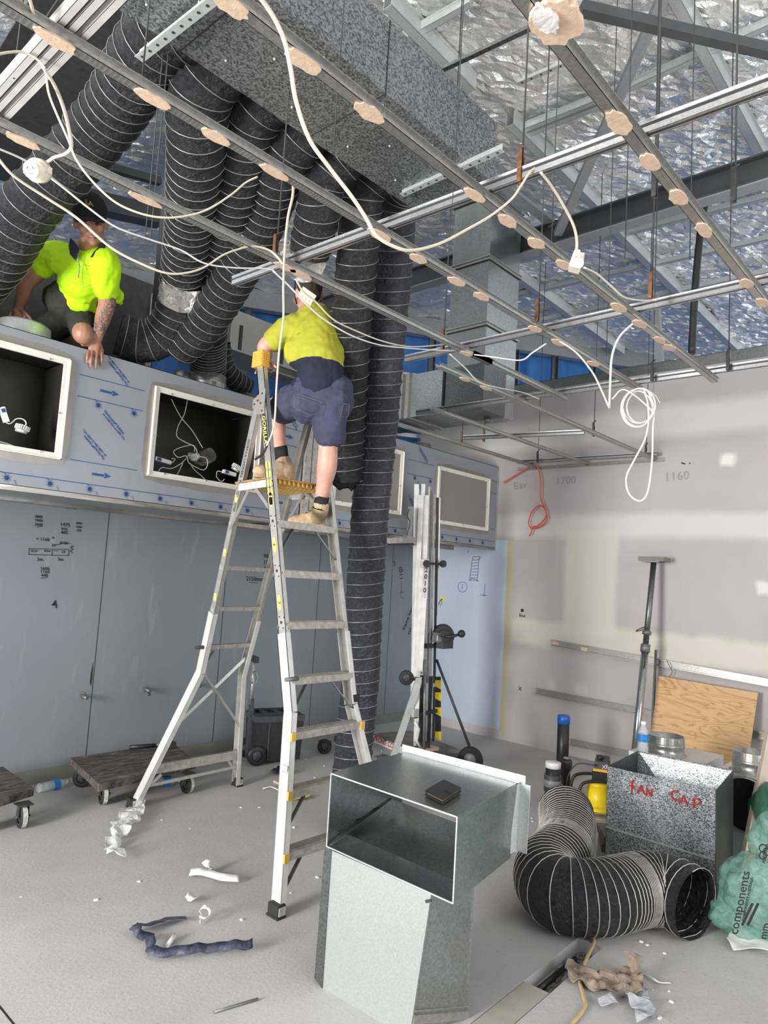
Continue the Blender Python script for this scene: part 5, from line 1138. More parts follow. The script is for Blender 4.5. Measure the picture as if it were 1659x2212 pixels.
m_ = MB(); m_.bar(l1.lerp(u1, .14)+V((0, -.006, 0)), l2.lerp(u2, .02)+V((0, -.006, 0)), .006, .03); m_.bar(l1.lerp(u1, .2)+V((0, -.004, 0)), l2.lerp(u2, .08)+V((0, -.004, 0)), .005, .003); m_.build('cleat', 'galv_profile', t_)
m_ = MB(); m_.bar(u1+V((.0, .0, -.02)), u1+V((-.006, .02, -.03)), .01, .01); m_.build('corner_tab', 'steel_dark', t_)
# phone wallet
t_ = thing('phone_wallet', 'black leather flip phone wallet with strap lying on the duct fitting', 'phone wallet', P(955, 1708, z=.853))
q4 = [P(u, v, z=.857) for u, v in ((918, 1718), (957, 1738), (996, 1712), (958, 1694))]; up = V((0, 0, .007))
m_ = MB(); m_.hexa(q4+[p+up for p in q4]); m_.hexa([p+up*1.9 for p in q4]+[p+up*2.8 for p in q4]); m_.build('cover', 'leather_black', t_)
q5 = [q4[0].lerp(q4[2], .06), q4[1].lerp(q4[3], .06), q4[2].lerp(q4[0], .06), q4[3].lerp(q4[1], .06)]
MB().hexa([p+up for p in q5]+[p+up*1.9 for p in q5]).build('phone', 'gold_thread', t_)
s0, s1 = q4[1].lerp(q4[2], .5), q4[0].lerp(q4[3], .55); m_ = MB(); w_ = (q4[2]-q4[1]).normalized()*.012; m_.hexa([s0-w_+up*2.8, s0+w_+up*2.8, s0.lerp(s1, .4)+w_+up*2.8, s0.lerp(s1, .4)-w_+up*2.8]+[p for p in (s0-w_+up*3.1, s0+w_+up*3.1, s0.lerp(s1, .4)+w_+up*3.1, s0.lerp(s1, .4)-w_+up*3.1)]); m_.build('strap', 'leather_black', t_)
# ================= RIGHT SIDE CLUSTER =================
t_ = thing('fan_cap', 'speckled galvanised open top box with red handwriting on its front', 'sheet metal box', (-2.3, -3.9, 0))
f0, f1, f2, f3 = V((-2.46, -3.59, 0)), V((-2.55, -4.26, 0)), V((-2.2, -4.25, 0)), V((-2.02, -3.6, 0))
g0, g1, g2, g3 = P(1313, 1655, z=.62), P(1545, 1708, z=.635), P(1583, 1663, z=.66), P(1378, 1622, z=.66)
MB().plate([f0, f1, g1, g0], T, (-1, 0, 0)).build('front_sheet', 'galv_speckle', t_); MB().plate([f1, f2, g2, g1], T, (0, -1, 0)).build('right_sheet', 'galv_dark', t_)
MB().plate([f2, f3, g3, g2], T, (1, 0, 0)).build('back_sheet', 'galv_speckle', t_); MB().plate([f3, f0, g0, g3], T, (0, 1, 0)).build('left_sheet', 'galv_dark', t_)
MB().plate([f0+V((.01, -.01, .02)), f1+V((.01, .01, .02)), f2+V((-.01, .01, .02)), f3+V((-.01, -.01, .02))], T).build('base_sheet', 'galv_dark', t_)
fn = (g1-f0).cross(f1-g0).normalized(); fn = -fn if fn.x > 0 else fn
m_ = MB(); m_.bar(f0.lerp(g0, .4)+fn*.01, f1.lerp(g1, .42)+fn*.01, .008, .006, fn); m_.build('crease', 'galv_light', t_)
R_ = (g1-g0).normalized(); U_ = (g0-f0).normalized(); m_ = MB()
def letters(u0_, v0_, strokes, s):
    o_ = g0+R_*u0_-U_*v0_+fn*.016
    for st in strokes: m_.stroke([o_+R_*x*s+U_*y*s for x, y in st], .008, fn)
arc = lambda cx, cy, r, a0, a1, n=10, ry=None: [(cx+r*math.cos(math.radians(a0+(a1-a0)*i/n)), cy+(ry or r)*math.sin(math.radians(a0+(a1-a0)*i/n))) for i in range(n+1)]
letters(.15, .115, [[(.55, 1.15), (.35, 1.15), (.25, .95), (.25, -.25)], [(0, .55), (.6, .55)]], .06)
letters(.2, .112, [[(0, 0), (.38, .8), (.75, 0)], [(.15, .3), (.62, .3)]], .058); letters(.255, .117, [[(0, 0), (.05, .8), (.5, .05), (.62, .85)]], .055)
letters(.4, .1, [arc(.45, .4, .4, 60, 300)], .065); letters(.45, .115, [[(0, 0), (.38, .8), (.75, 0)], [(.15, .3), (.62, .3)]], .062); letters(.525, .112, [[(.1, -.1), (.1, .7)], [(.1, .7)]+arc(.35, .5, .3, 90, -90, 8, .22)+[(.1, .28)]], .065)
m_.build('red_handwriting', 'ink_red', t_)
# big flexible duct on the floor
def fp(s): return .036 if s < .2 else .03 if s < .27 else .018 if s < .33 else .036 if s < .4 else .043 if s < .62 else .036 if s < .74 else .022 if s < .79 else .012 if s < .835 else .03 if s < .91 else .055
RF = .175
fd, fpos = flex('big black flexible duct curling over the floor in front of the fan box', [P(1222, 1752, z=.24), P(1226, 1800, z=.2), P(1212, 1845, z=.18), P(1180, 1885, z=.176), P(1206, 1928, z=.176), P(1290, 1938, z=.176), P(1385, 1920, z=.176), P(1445, 1925, z=.176), P(1505, 1955, z=.17)], RF, fp, 'flex_black', .006, 'flexible_floor_duct', None, .0024, wire_mat='wire_ribs', sides=36, sag=.035, zmin=.003)
# drain pipes rising from the floor
def pipe(px_b, px_t, r, label, bands, mat='pipe_black'):
    b_ = P(*px_b, z=0); dd_ = ray(*px_t); tt = ((b_-CAM).xy.dot(dd_.xy))/dd_.xy.length_squared; z1 = (CAM+dd_*tt).z
    t_ = thing('drain_pipe', label, 'pipe', b_)
    MB().cyl(b_, b_+V((0, 0, z1)), r, 22).build('pipe', mat, t_)
    for (z0_, zz, rr, mt, nm) in bands: MB().lathe([(r*.9, z0_*z1), (rr, z0_*z1+.002), (rr, zz*z1-.003), (rr*.93, zz*z1), (0, zz*z1)], b_, n=22).build(nm, mt, t_)
    return t_
pipe((1213, 1690), (1217, 1548), .052, 'tallest black drain pipe with a blue cap rising from the floor', [(.89, 1.02, .055, 'pipe_blue', 'cap')])
pipe((1192, 1735), (1193, 1648), .058, 'drain pipe with white cap and grey banded coupling', [(.88, 1.03, .061, 'white_plastic', 'cap'), (.3, .72, .068, 'dark_plastic', 'coupling'), (.42, .6, .07, 'pipe_grey', 'metal_band')])
pipe((1222, 1725), (1224, 1638), .03, 'slim black drain pipe with taped top in front of the tall one', [(.72, .95, .042, 'dark_plastic', 'taped_sleeve'), (.95, 1.03, .03, 'pipe_grey', 'cap')])
# yellow cable reel with charger and drill battery
rb = P(1292, 1752, z=0)
t_ = thing('cable_reel', 'yellow cable reel in a black tube frame beside the speckled box', 'cable reel', rb)
m_ = MB(); m_.lathe([(.15, .03), (.155, .04), (.13, .055), (.09, .06), (.085, .2), (.1, .21), (.0, .22)], rb, n=28); m_.build('drum', 'bright_yellow', t_)
fr = MB(); k_ = rb; sx, sy = CR.copy(), V((CF.x, CF.y, 0)).normalized(); sx.z = 0; sx.normalize()
for s in (-.1, .12): fr.tube(catmull([k_+sx*-.17+sy*s+V((0, 0, .01)), k_+sx*-.18+sy*s+V((0, 0, .17)), k_+sx*-.12+sy*s+V((0, 0, .24)), k_+sx*.08+sy*s+V((0, 0, .24)), k_+sx*.14+sy*s+V((0, 0, .18)), k_+sx*.14+sy*s+V((0, 0, .01))], 6), .012, 10)
fr.tube([k_+sx*-.17+sy*-.1+V((0, 0, .012)), k_+sx*-.17+sy*.12+V((0, 0, .012))], .012, 10).tube([k_+sx*.14+sy*-.1+V((0, 0, .012)), k_+sx*.14+sy*.12+V((0, 0, .012))], .012, 10).tube([k_+sx*-.17+sy*.0+V((0, 0, .012)), k_+sx*.14+sy*.0+V((0, 0, .012))], .011, 10)
fr.build('tube_frame', 'black_plastic', t_)
MB().tube(catmull([k_+sx*(.2*math.cos(a)*1.0)-sy*(.16+.06*math.sin(a))+V((0, 0, .008+.004*math.sin(3*a))) for a in [i*.5 for i in range(13)]], 5), .006, 6).build('flex_lead', 'cord_yellow', t_)
tp_ = rb+V((0, 0, .26))+sx*.02
t_ = thing('battery_charger', 'black and yellow cordless battery charger sitting on the yellow cable reel', 'battery charger', tp_)
R3 = Matrix.Rotation(.35, 3, 'Z') @ Matrix.Rotation(-.15, 3, 'Y'); MB().box(tp_+V((0, 0, .03)), (.2, .13, .06), R3).build('charger_body', 'black_plastic', t_); MB().box(tp_+V((0, 0, .075)), (.17, .12, .02), R3).build('yellow_trim', 'yellow_plastic', t_); MB().box(tp_+V((0, 0, .11)), (.16, .11, .055), R3, .9).build('battery_pack', 'dark_plastic', t_); MB().text('XR', tp_+V((0, 0, .09))-CF*.085, CR, CU, .04, 'CENTER', .001).build('lettering', 'label_white', t_)
MB().sph(tp_+V((-.03, 0, .15)), (.03, .025, .02)).build('hand_strap', 'black_plastic', t_); MB().tube(catmull([tp_+V((-.1, 0, .1)), tp_-sx*.2+V((0, 0, .08)), tp_-sx*.27+V((0, 0, -.06)), tp_-sx*.2+V((0, 0, -.2)), tp_-sx*.1-sy*.1+V((0, 0, -.24))], 7), .005, 6).build('power_lead', 'black_plastic', t_)
for k, (z, lab) in enumerate(((0, 'lower of two stacked grey timber blocks left of the speckled box'), (.05, 'upper of two stacked grey timber blocks left of the speckled box'))):
    c_ = P(1302, 1835, z=0)+V((.1, 0, .025+z)); o = MB().box(c_, (.28, .12, .048), Matrix.Rotation(.5+k*.12, 3, 'Z')).build('timber_block', 'timber_grey'); tag(o, lab, 'timber block', 'timber blocks by the speckled box')
# duct boots with round collars behind the box
def bootbox(c, size, col, r, label, hole=None, rot=0):
    c = V(c); t_ = thing('duct_boot', label, 'duct fitting', (c.x, c.y, 0)); R_ = Matrix.Rotation(rot, 3, 'Z')
    MB().box(c, size, R_).build('box_body', 'galv_light', t_)
    col = V(col); zt = c.z+size[2]/2; m_ = MB(); m_.lathe([(r+.02, 0), (r+.02, .003), (r, .004), (r, .06), (r*1.025, .065), (r*1.025, .075), (r*.99, .08)], (col.x, col.y, zt), n=36); m_.lathe([(r*.94, .0), (r*.95, .13), (r*.98, .13)], (col.x, col.y, zt), n=36)
    for i in range(44): a_ = i*2*math.pi/44; d_ = V((math.cos(a_), math.sin(a_), 0)); m_.bar(V((col.x, col.y, zt+.08))+d_*r*.985, V((col.x, col.y, zt+.13))+d_*r*.965, .018, .003, d_)
    co = m_.build('round_collar', 'galv_profile', t_); MB().lathe([(r*.93, .004), (0, .004)], (col.x, col.y, zt), n=24).build('collar_opening', 'flex_inside', co)
    for s in (0, 1): p = V((col.x, col.y, zt+.11))-V((CF.x, CF.y, 0))*(r*1.0)*(1 if s else -.92)+CR*.05; MB().tube([p+CR*(.012*math.cos(a))+V((0, 0, .012*math.sin(a))) for a in (2, 3.14, 4, 4.7, 5.6)], .002, 5).build('wire_clip', 'galv_light', co)
    if hole:
        hc, hn, hr = hole; MB().lathe([(0, 0), (hr, 0), (hr, .004)], hc, hn, 30).build('side_opening', 'flex_inside', t_); MB().lathe([(hr, 0), (hr+.012, .01), (hr, .02)], hc, hn, 30).build('opening_ring', 'galv_profile', t_)
    return t_
pc1 = P(1438, 1632, x=-1.55)
bootbox((-1.45, pc1.y-.04, .28), (.5, .5, .555), (pc1.x, pc1.y, 0), .125, 'galvanised box with a round collar on top, water bottle beside the collar')
pc2 = P(1626, 1662, x=-1.75)
bootbox((-1.68, -4.27, .3), (.42, .42, .6), (pc2.x, pc2.y, 0), .12, 'galvanised box with a collar on top and a round black side opening', (P(1612, 1738, x=-1.905), V((-1, 0, 0)), .16))
# plywood, prop, rails on the lilac wall
TL, TR_ = P(1423, 1460, x=-.12), P(1637, 1497, x=-.12); BL, BR = P(1398, 1640, x=-.3), P(1612, 1672, x=-.3)
ext = lambda a_, b_: a_+(b_-a_)*(a_.z/(a_.z-b_.z))
o = MB().plate([TL, TR_, ext(TR_, BR)+V((0, 0, .005)), ext(TL, BL)+V((0, 0, .005))], .018, (1, 0, .1)).build('plywood_sheet', 'plywood'); tag(o, 'square orange plywood sheet with swirling grain leaning on the lilac wall', 'plywood')
for (a_, b_, lab) in (((1192, 1388), (1720, 1485), 'upper galvanised rail lying level along the lilac wall'), ((1158, 1492), (1720, 1603), 'middle galvanised rail along the lilac wall passing behind the plywood'), ((1232, 1602), (1400, 1638), 'lowest short galvanised rail near the foot of the lilac wall')):
    p, q_ = P(*a_, x=-.03), P(*b_, x=-.03); t_ = thing('wall_rail', lab, 'rail', (p+q_)/2); MB().chan(p, q_, .05, .028, .002, .008, (-1, 0, 0)).build('channel', 'galv_profile', t_)
    if a_[1] == 1388:
        for (u, v) in ((1200, 1388), (1262, 1403)): c_ = P(u, v, x=-.033); MB().box(c_, (.006, .07, .045)).build('rust_patch', 'plaster_daub', t_)
p, q_ = P(1417, 1404, x=-.09), P(1406, 1590, x=-.09); t_ = thing('upright_strip', 'thin perforated upright strip standing between the wall rails by the prop', 'rail', V((q_.x, q_.y, 0)))
MB().bar(p, V((q_.x, q_.y, 0.0)), .02, .02).build('strip', 'steel_grey', t_)
o = MB().tube(catmull([P(u, v, x=-.08) for u, v in ((1440, 1427), (1447, 1440), (1452, 1452), (1446, 1462))], 5), .003, 5).build('wire_scrap', 'steel_dark'); tag(o, 'short bent wire hanging from the upper wall rail above the plywood', 'wire')
pb = P(1364, 1702, z=0); pt = P(1412, 1216, x=-.2)
t_ = thing('steel_prop', 'adjustable steel prop with a timber head leaning against the lilac wall', 'prop', pb)
dv = (pt-pb).normalized(); Lp = (pt-pb).length; MB().cyl(pb, pb+dv*Lp*.6, .032, 18).build('outer_tube', 'galv', t_); MB().cyl(pb+dv*Lp*.6, pt, .026, 18).build('inner_tube', 'galv_dark', t_)
MB().cyl(pb+dv*Lp*.585, pb+dv*Lp*.62, .042, 18).build('collar', 'steel_grey', t_); MB().cyl(pb+dv*Lp*.665, pb+dv*Lp*.68, .04, 18).build('collar', 'steel_grey', t_)
c_ = pb+dv*Lp*.69; m_ = MB(); m_.tube([c_-CR*.02+(CR*math.cos(a)*.05+CF*math.sin(a)*.03)-CR*.03+V((0, 0, .02*math.cos(a))) for a in [i*math.pi/6 for i in range(13)]], .005, 6); m_.tube([pb+dv*Lp*.66-CR*.01-CF*.03, pb+dv*Lp*.6-CR*.0-CF*.035, pb+dv*Lp*.52-CR*.005-CF*.035], .006, 6); m_.build('pin_handle', 'steel_dark', t_)
MB().box(pt+V((-.0, 0, .01)), (.16, .16, .012)).build('head_plate', 'steel_grey', t_); MB().box(pt+V((0.01, 0, .035)), (.17, .24, .04)).build('timber_head', 'timber_grey', t_)
o = thing('upright_plank', 'pale timber plank leaning upright at the far right edge behind the green bag', 'plank', P(1592, 1935, z=0))
pbm = P(1600, 1938, z=0); ptm = P(1722, 1300, x=-1.2); MB().bar(pbm, ptm, .075, .035, CF).build('plank', 'timber', o); 
for (u, v) in ((1628, 1708),): MB().box(pbm.lerp(ptm, .3)-CF*.022, (.02, .03, .06)).build('torn_tape', 'plaster_daub', o)
# bottles
def bottle(base, ax, label, s=1):
    t_ = thing('water_bottle', label, 'bottle', base); ax = V(ax).normalized()
    prof = [(0, .0), (.028, .002), (.032, .01), (.03, .02), (.032, .03), (.03, .045), (.032, .055), (.032, .07), (.03, .085), (.032, .1), (.032, .145), (.028, .16), (.014, .19), (.012, .2)]
    MB().lathe([(r*s, z*s) for r, z in prof], base, ax, 20).build('bottle_body', 'bottle_plastic', t_); MB().lathe([(.0325*s, .1*s), (.0325*s, .145*s)], base, ax, 20).build('paper_label', 'blue_label', t_); MB().lathe([(.015*s, .2*s), (.015*s, .218*s), (0, .218*s)], base, ax, 14).build('cap', 'white_plastic', t_); return t_
bottle(P(1388, 1638, z=.56), (0, 0, 1), 'clear water bottle with a blue label standing beside the round collar', 1.15)
b0 = P(82, 1703, z=.036); bottle(b0, V((.22, .03, 0)), 'clear water bottle lying on the floor between the two trolleys', 1.1)
b0 = P(318, 1690, z=.036); bottle(b0, P(400, 1684, z=.036)-b0, 'clear water bottle lying under the trolley behind the ladder leg', 1.15)
# green rubbish bag, white paper, clear film
t_ = thing('rubbish_bag', 'pale green printed plastic bag stuffed with foil at the lower right corner', 'bag', P(1640, 2030, z=0))
m_ = MB(); c_ = P(1655, 1950, z=.18); m_.sph(c_+V((0, 0, .04)), (.2, .23, .19), None, 30, 22); m_.sph(c_+V((.12, -.02, .22)), (.13, .13, .24), None, 26, 18); m_.sph(P(1590, 1975, z=.1), (.1, .14, .1), None, 22, 16); bo = organic(m_, 'bag_film', 'green_bag', t_, .01, 2, None, .03, 13)
m_ = MB(); c2_ = c_+V((.02, -.02, .02)); m_.sph(c2_, (.17, .2, .16), None, 26, 18); m_.sph(c2_+V((.1, 0, .2)), (.1, .1, .2), None, 20, 14); organic(m_, 'foil_contents', 'foil_tape', t_, .014, 2, None, .03, 11)
tr, tu = (P(1612, 1855, d=3.2)-P(1585, 1990, d=3.2)).normalized(), None; tu = (-CR+CU*.15).normalized(); bd = 3.22
def bt_(tx, px_, sz, mat='ink_black'): MB().text(tx, P(*px_, d=bd), tr, tu, sz, bold=.0008).build('bag_lettering', mat, bo)
bt_('components', (1593, 2020), .06); bt_('COMPONENTS AUSTRALIA', (1608, 1990), .017); bt_('mm', (1655, 2030), .05); bt_('AUSTRALIA', (1652, 1865), .018)
m_ = MB(); 
for k in (0, 12): MB().hexa([P(u+k, v, d=bd) for u, v in ((1600, 1998), (1606, 2000), (1629, 1952), (1623, 1950))]+[P(u+k, v, d=bd-.002) for u, v in ((1600, 1998), (1606, 2000), (1629, 1952), (1623, 1950))]).build('printed_bar', 'ink_black', bo)
for (u, v, r) in ((1648, 1832, 8), (1648, 1848, 8), (1656, 1840, 8)): m_.tube([P(u+r*math.cos(a), v+r*math.sin(a), d=bd) for a in [i*math.pi/6 for i in range(12)]], .003, 5, closed=True)
m_.build('bag_logo', 'ink_black', bo)
t_ = thing('rubbish_bag', 'dark green plastic bag behind the pale green one at the right edge', 'bag', P(1655, 1850, z=0))
m_ = MB(); c_ = P(1690, 1770, z=.42)+V((.1, 0, 0)); m_.sph(c_, (.2, .2, .2), None, 24, 16); m_.sph(V((c_.x, c_.y, .22)), (.18, .18, .22), None, 24, 16); organic(m_, 'bag_film', 'deep_green_bag', t_, .015, 3, None, .02, 8)
def sheet(pts, mat, name, label, cat, th=.002, sub=3, amt=.012, sc_2=14, lift=0, group=None):
    m_ = MB(); m_.plate([V(p)+V((0, 0, amt*.8+lift)) for p in pts], th, (0, 0, 1)); o = m_.build(name, mat); 
    bm = bmesh.new(); bm.from_mesh(o.data); bmesh.ops.triangulate(bm, faces=bm.faces[:]); bmesh.ops.subdivide_edges(bm, edges=bm.edges[:], cuts=sub, use_grid_fill=True)
    for q_ in bm.verts:
        w = q_.co+o.location; k = noise.noise_vector(w*sc_2); q_.co += V((k.x*amt*.5, k.y*amt*.5, k.z*amt)); 
        if q_.co.z+o.location.z < .001: q_.co.z = .001-o.location.z
    bm.to_mesh(o.data); bm.free(); return tag(o, label, cat, group)
F0 = lambda *q, z=0: [P(u, v, z=z) for u, v in q]
sheet(F0((1570, 2038), (1590, 2018), (1625, 2022), (1668, 2050), (1668, 2072), (1620, 2062), (1585, 2062)), 'paper_white', 'crumpled_paper', 'crumpled white paper on the floor below the green bag', 'paper', .003, 4, .03, 9)
sheet(F0((1552, 1975), (1590, 1962), (1620, 2010), (1590, 2018), (1560, 2005)), 'plastic_bag_clear', 'plastic_film', 'clear plastic film scrap between the floor duct mouth and green bag', 'plastic film', .002, 4, .03, 12)
# ================= PLASTERBOARD LIFTER =================
Bm = P(925, 1645, z=0); LY = Bm.y
Q = lambda u, v, dy=0: P(u, v, y=LY+dy)
t_ = thing('panel_lifter', 'aluminium mast lifting machine with winch standing in the corner before the light blue panel', 'lifter', Bm)
def ext_(p, q_, w_, dy, mat='white_aluminium', name='mast_section', dpt=.04): return MB().bar(Q(*p, dy), Q(*q_, dy), w_, dpt, CF).build(name, mat, t_)
ext_((900, 1046), (892, 1500), .045, .05); ext_((914, 1046), (897, 1470), .04, .03); ext_((910, 1070), (893, 1460), .045, 0); ext_((921, 1070), (908, 1455), .05, -.02); ext_((912, 1208), (898, 1600), .04, -.05)
ext_((922, 1210), (908, 1450), .035, -.08)
for i, (u0_, u1_) in enumerate(((927, 915), (932, 921), (938, 927))): ext_((u0_, 1052+i*8), (u1_, 1600), .02, -.0, 'steel_grey' if i % 2 else 'aluminium_worn', 'guide_rail')
ext_((945, 1075), (936, 1600), .022, -.02, 'steel_dark', 'guide_rail'); ext_((950, 1075), (945, 1330), .012, -.04, 'white_aluminium', 'guide_rail')
ext_((921, 1460), (914, 1625), .12, .03, 'black_plastic', 'base_column', .08)
for (a_, b_) in (((900, 1470), (896, 1610)), ((922, 1475), (918, 1600)), ((938, 1475), (938, 1600))): ext_(a_, b_, .025, -.02, 'aluminium', 'mast_section')
MB().text('2\n0\n1\n0', Q(917, 1236, -.105), CR, V((.05, 0, 1)), .062, 'LEFT', .0012).build('lettering', 'ink_black', t_)
MB().box(Q(921, 1250, -.1), (.05, .004, .36)).build('number_plate', 'label_white', t_)
m_ = MB(); m_.cyl(Q(923, 1217, -.12), Q(960, 1219, -.12), .012, 10); m_.build('roller_axle', 'steel_dark', t_)
for u in (922, 957): MB().cyl(Q(u, 1218, -.15), Q(u, 1218, -.08), .035, 18).build('guide_roller', 'rubber', t_)
# winch
wc = Q(958, 1372, -.12); m_ = MB(); m_.cyl(wc-CF*.05, wc+CF*.05, .1, 26); m_.cyl(wc-CF*.07, wc-CF*.05, .06, 22); m_.build('winch_drum', 'black_plastic', t_)
MB().box(wc-CF*.06-CR*.05-CU*.01, (.1, .06, .09)).build('winch_housing', 'galv', t_); MB().box(wc-CF*.095-CR*.05-CU*.01, (.06, .004, .05)).build('winch_label', 'label_white', t_); MB().box(wc-CF*.02-CU*.09+CR*.01, (.16, .08, .06)).build('gear_case', 'dark_plastic', t_)
hk = Q(997, 1369, -.3); MB().tube([wc-CF*.07, wc-CF*.09+CR*.06, hk], .014, 10).build('crank_arm', 'black_plastic', t_); MB().sph(hk, .036).build('crank_knob', 'black_plastic', t_)
MB().box(Q(925, 1395, -.06), (.1, .05, .04)).build('winch_bracket', 'steel_dark', t_)
# carriage and forks on the left
MB().bar(Q(888, 1095, 0), Q(884, 1165, 0), .05, .05, CF).build('carriage', 'steel_grey', t_); MB().bar(Q(838, 1168, 0), Q(895, 1166, 0), .04, .05).build('fork_arm', 'aluminium_worn', t_); MB().bar(Q(836, 1176, .01), Q(893, 1176, .01), .02, .02).build('fork_arm', 'steel_dark', t_); MB().box(Q(880, 1163, -.04), (.07, .05, .05)).build('fork_bracket', 'galv', t_)
m_ = MB(); m_.tube(catmull([Q(884, 1100, -.05), Q(880, 1115, -.05), Q(886, 1128, -.05), Q(882, 1145, -.05), Q(878, 1162, -.05)], 6), .005, 6); m_.build('cable_hook', 'steel_dark', t_)
# stabiliser leg, upper caster, hazard striped post
MB().bar(Q(905, 1470, -.12), P(850, 1632, z=.05), .06, .05, CF).build('outrigger_leg', 'galv_light', t_); MB().plate([Q(u, v, -.16) for u, v in ((898, 1465), (912, 1463), (905, 1492), (893, 1492))], .003).build('leg_label', 'label_white', t_)
def wheel(c, ax, r, w_, par, hub='steel_grey', tyre='rubber', name='wheel'):
    ax = V(ax).normalized(); o = MB().lathe([(r*.55, -w_/2), (r*.93, -w_/2), (r, -w_*.3), (r, w_*.3), (r*.93, w_/2), (r*.55, w_/2)], c, ax, 26).build(name, tyre, par); MB().lathe([(0, -w_*.35), (r*.5, -w_*.4), (r*.56, -w_*.2), (r*.56, w_*.2), (r*.5, w_*.4), (0, w_*.35)], c, ax, 22).build('hub', hub, o); return o
wheel(Q(878, 1464, -.14), -CF+CR*.2, .065, .035, t_, 'dark_plastic', 'rubber', 'caster'); MB().bar(Q(884, 1468, -.14), Q(902, 1465, -.12), .05, .02).build('caster_fork', 'steel_dark', t_)
hp0, hp1 = Q(946, 1462, -.05), Q(946, 1592, -.05); MB().bar(hp0, hp1, .055, .03, CF).build('hazard_post', 'black_plastic', t_)
m_ = MB(); hw = CR*.028; dn2 = (hp1-hp0)
for k in (.05, .25, .5, .9): a_ = hp0+dn2*k-CF*.017; MB().hexa([a_-hw, a_+hw, a_+hw+dn2*.1-CU*.03, a_-hw+dn2*.1+CU*.0]+[x-CF*.001 for x in (a_-hw, a_+hw, a_+hw+dn2*.1-CU*.03, a_-hw+dn2*.1)]).build('yellow_stripe', 'bright_yellow', t_)
MB().bar(Q(893, 1548, -.06), Q(942, 1535, -.06), .03, .03).build('cross_bracket', 'steel_dark', t_); MB().box(Q(897, 1540, -.08), (.07, .03, .07)).build('bolt_plate', 'galv_light', t_)
m_ = MB(); m_.tube([Q(896, 1560, -.08), Q(905, 1575, -.08), Q(900, 1600, -.08), Q(908, 1615, -.08)], .012, 8); m_.build('lock_lever', 'white_aluminium', t_)
MB().cyl(Q(918, 1425, -.1), Q(916, 1620, -.1), .014, 10).build('brace_rod', 'steel_grey', t_); wb_ = P(1016, 1640, z=.12); MB().cyl(Q(943, 1425, -.05), P(1014, 1612, d=(wb_-CAM).dot(CF)), .013, 10).build('brace_rod', 'steel_dark', t_)
wheel(P(1016, 1641, z=.115), V((.95, .3, 0)), .115, .05, t_, 'steel_grey'); wheel(P(966, 1652, z=.09), V((.95, .3, 0)), .085, .05, t_, 'steel_dark')
MB().bar(P(905, 1628, z=.08), P(1005, 1640, z=.08), .1, .06).build('base_frame', 'steel_dark', t_); MB().box(P(925, 1618, z=.12), (.2, .1, .03)).build('base_plate', 'plaster_daub', t_)
# ================= TROLLEYS, TOOLBOX =================
def trolley(cs, z, label, wheels, board='trolley_board'):
    t_ = thing('platform_trolley', label, 'trolley', V((sum(c.x for c in cs)/4, sum(c.y for c in cs)/4, 0)))
    dn3 = V((0, 0, -.05)); m_ = MB(); m_.hexa([c+dn3 for c in cs]+cs); m_.build('deck', board, t_)
    for (p, sw, tread) in wheels:
        r = .068; c_ = V((p.x, p.y, r+.0)); ax = V((math.cos(sw), math.sin(sw), 0)); w = wheel(c_, ax, r, .042, t_, 'steel_dark', 'rubber', 'caster_wheel')
        if tread: MB().lathe([(r*1.005, -.014), (r*1.012, 0), (r*1.005, .014)], c_, ax, 26).build('worn_tread', 'rubber_worn', w)
        m_ = MB(); 
        for s in (-1, 1): m_.bar(c_+ax*s*.03, V((p.x, p.y, z-.055))+ax*s*.028, .045, .005, ax)
        m_.box((p.x, p.y, z-.055), (.09, .09, .008)); m_.cyl(c_-ax*.045, c_+ax*.045, .008, 8); m_.build('caster_fork', 'steel_dark', t_)
    return t_
zt = .2
cs = [P(u, v, z=zt) for u, v in ((152, 1637), (214, 1694), (424, 1646), (372, 1604))]
trolley(cs, zt, 'worn timber trolley by the blue board wall, dark tool on it, ladder leg in front', [(P(222, 1737, z=0), -.2, 1), (P(176, 1700, z=0), .9, 0), (P(403, 1713, z=0), .1, 1), (P(372, 1660, z=0), .5, 0)])
cs = [P(u, v, z=zt) for u, v in ((-70, 1668), (-30, 1735), (74, 1702), (6, 1656))]
trolley(cs, zt, 'second worn trolley cut by the left edge of view', [(P(46, 1788, z=0), -.1, 1), (P(-45, 1800, z=0), .2, 0), (P(-60, 1735, z=0), .4, 0)])
t_ = thing('hand_tool', 'dark hammer-like tool lying on the worn trolley', 'tool', P(330, 1612, z=zt))
MB().cyl(P(280, 1614, z=zt+.02), P(335, 1610, z=zt+.02), .016, 10).build('handle', 'black_plastic', t_); MB().cyl(P(335, 1610, z=zt+.02), P(362, 1606, z=zt+.025), .008, 8).build('shaft', 'steel_grey', t_); MB().box(P(366, 1606, z=zt+.03), (.05, .12, .045)).build('tool_head', 'steel_dark', t_)
cs = [P(u, v, z=.17) for u, v in ((722, 1590), (738, 1606), (800, 1590), (775, 1577))]
trolley(cs, .17, 'low dark trolley mostly hidden behind the long flexible duct', [(P(700, 1628, z=0), .8, 0)], 'steel_dark')
t_ = thing('board_pack', 'flat grey stack edge with red lettering on the floor behind the lifter leg', 'board stack', P(860, 1610, z=0))
a_, b_ = P(800, 1600, z=0), P(908, 1646, z=0); n_d = V((b_.y-a_.y, -(b_.x-a_.x), 0)).normalized(); n_d = -n_d if n_d.dot(CF) < 0 else n_d
MB().hexa([a_, b_, b_+n_d*.5, a_+n_d*.5]+[p+V((0, 0, .07)) for p in (a_, b_, b_+n_d*.5, a_+n_d*.5)]).build('stack', 'timber_grey', t_)
MB().text('FRONT CONT  COR', a_+V((0, 0, .018))-n_d*.002+(b_-a_)*.08, b_-a_, (0, 0, 1), .07, bold=.002).build('red_lettering', 'ink_red', t_)
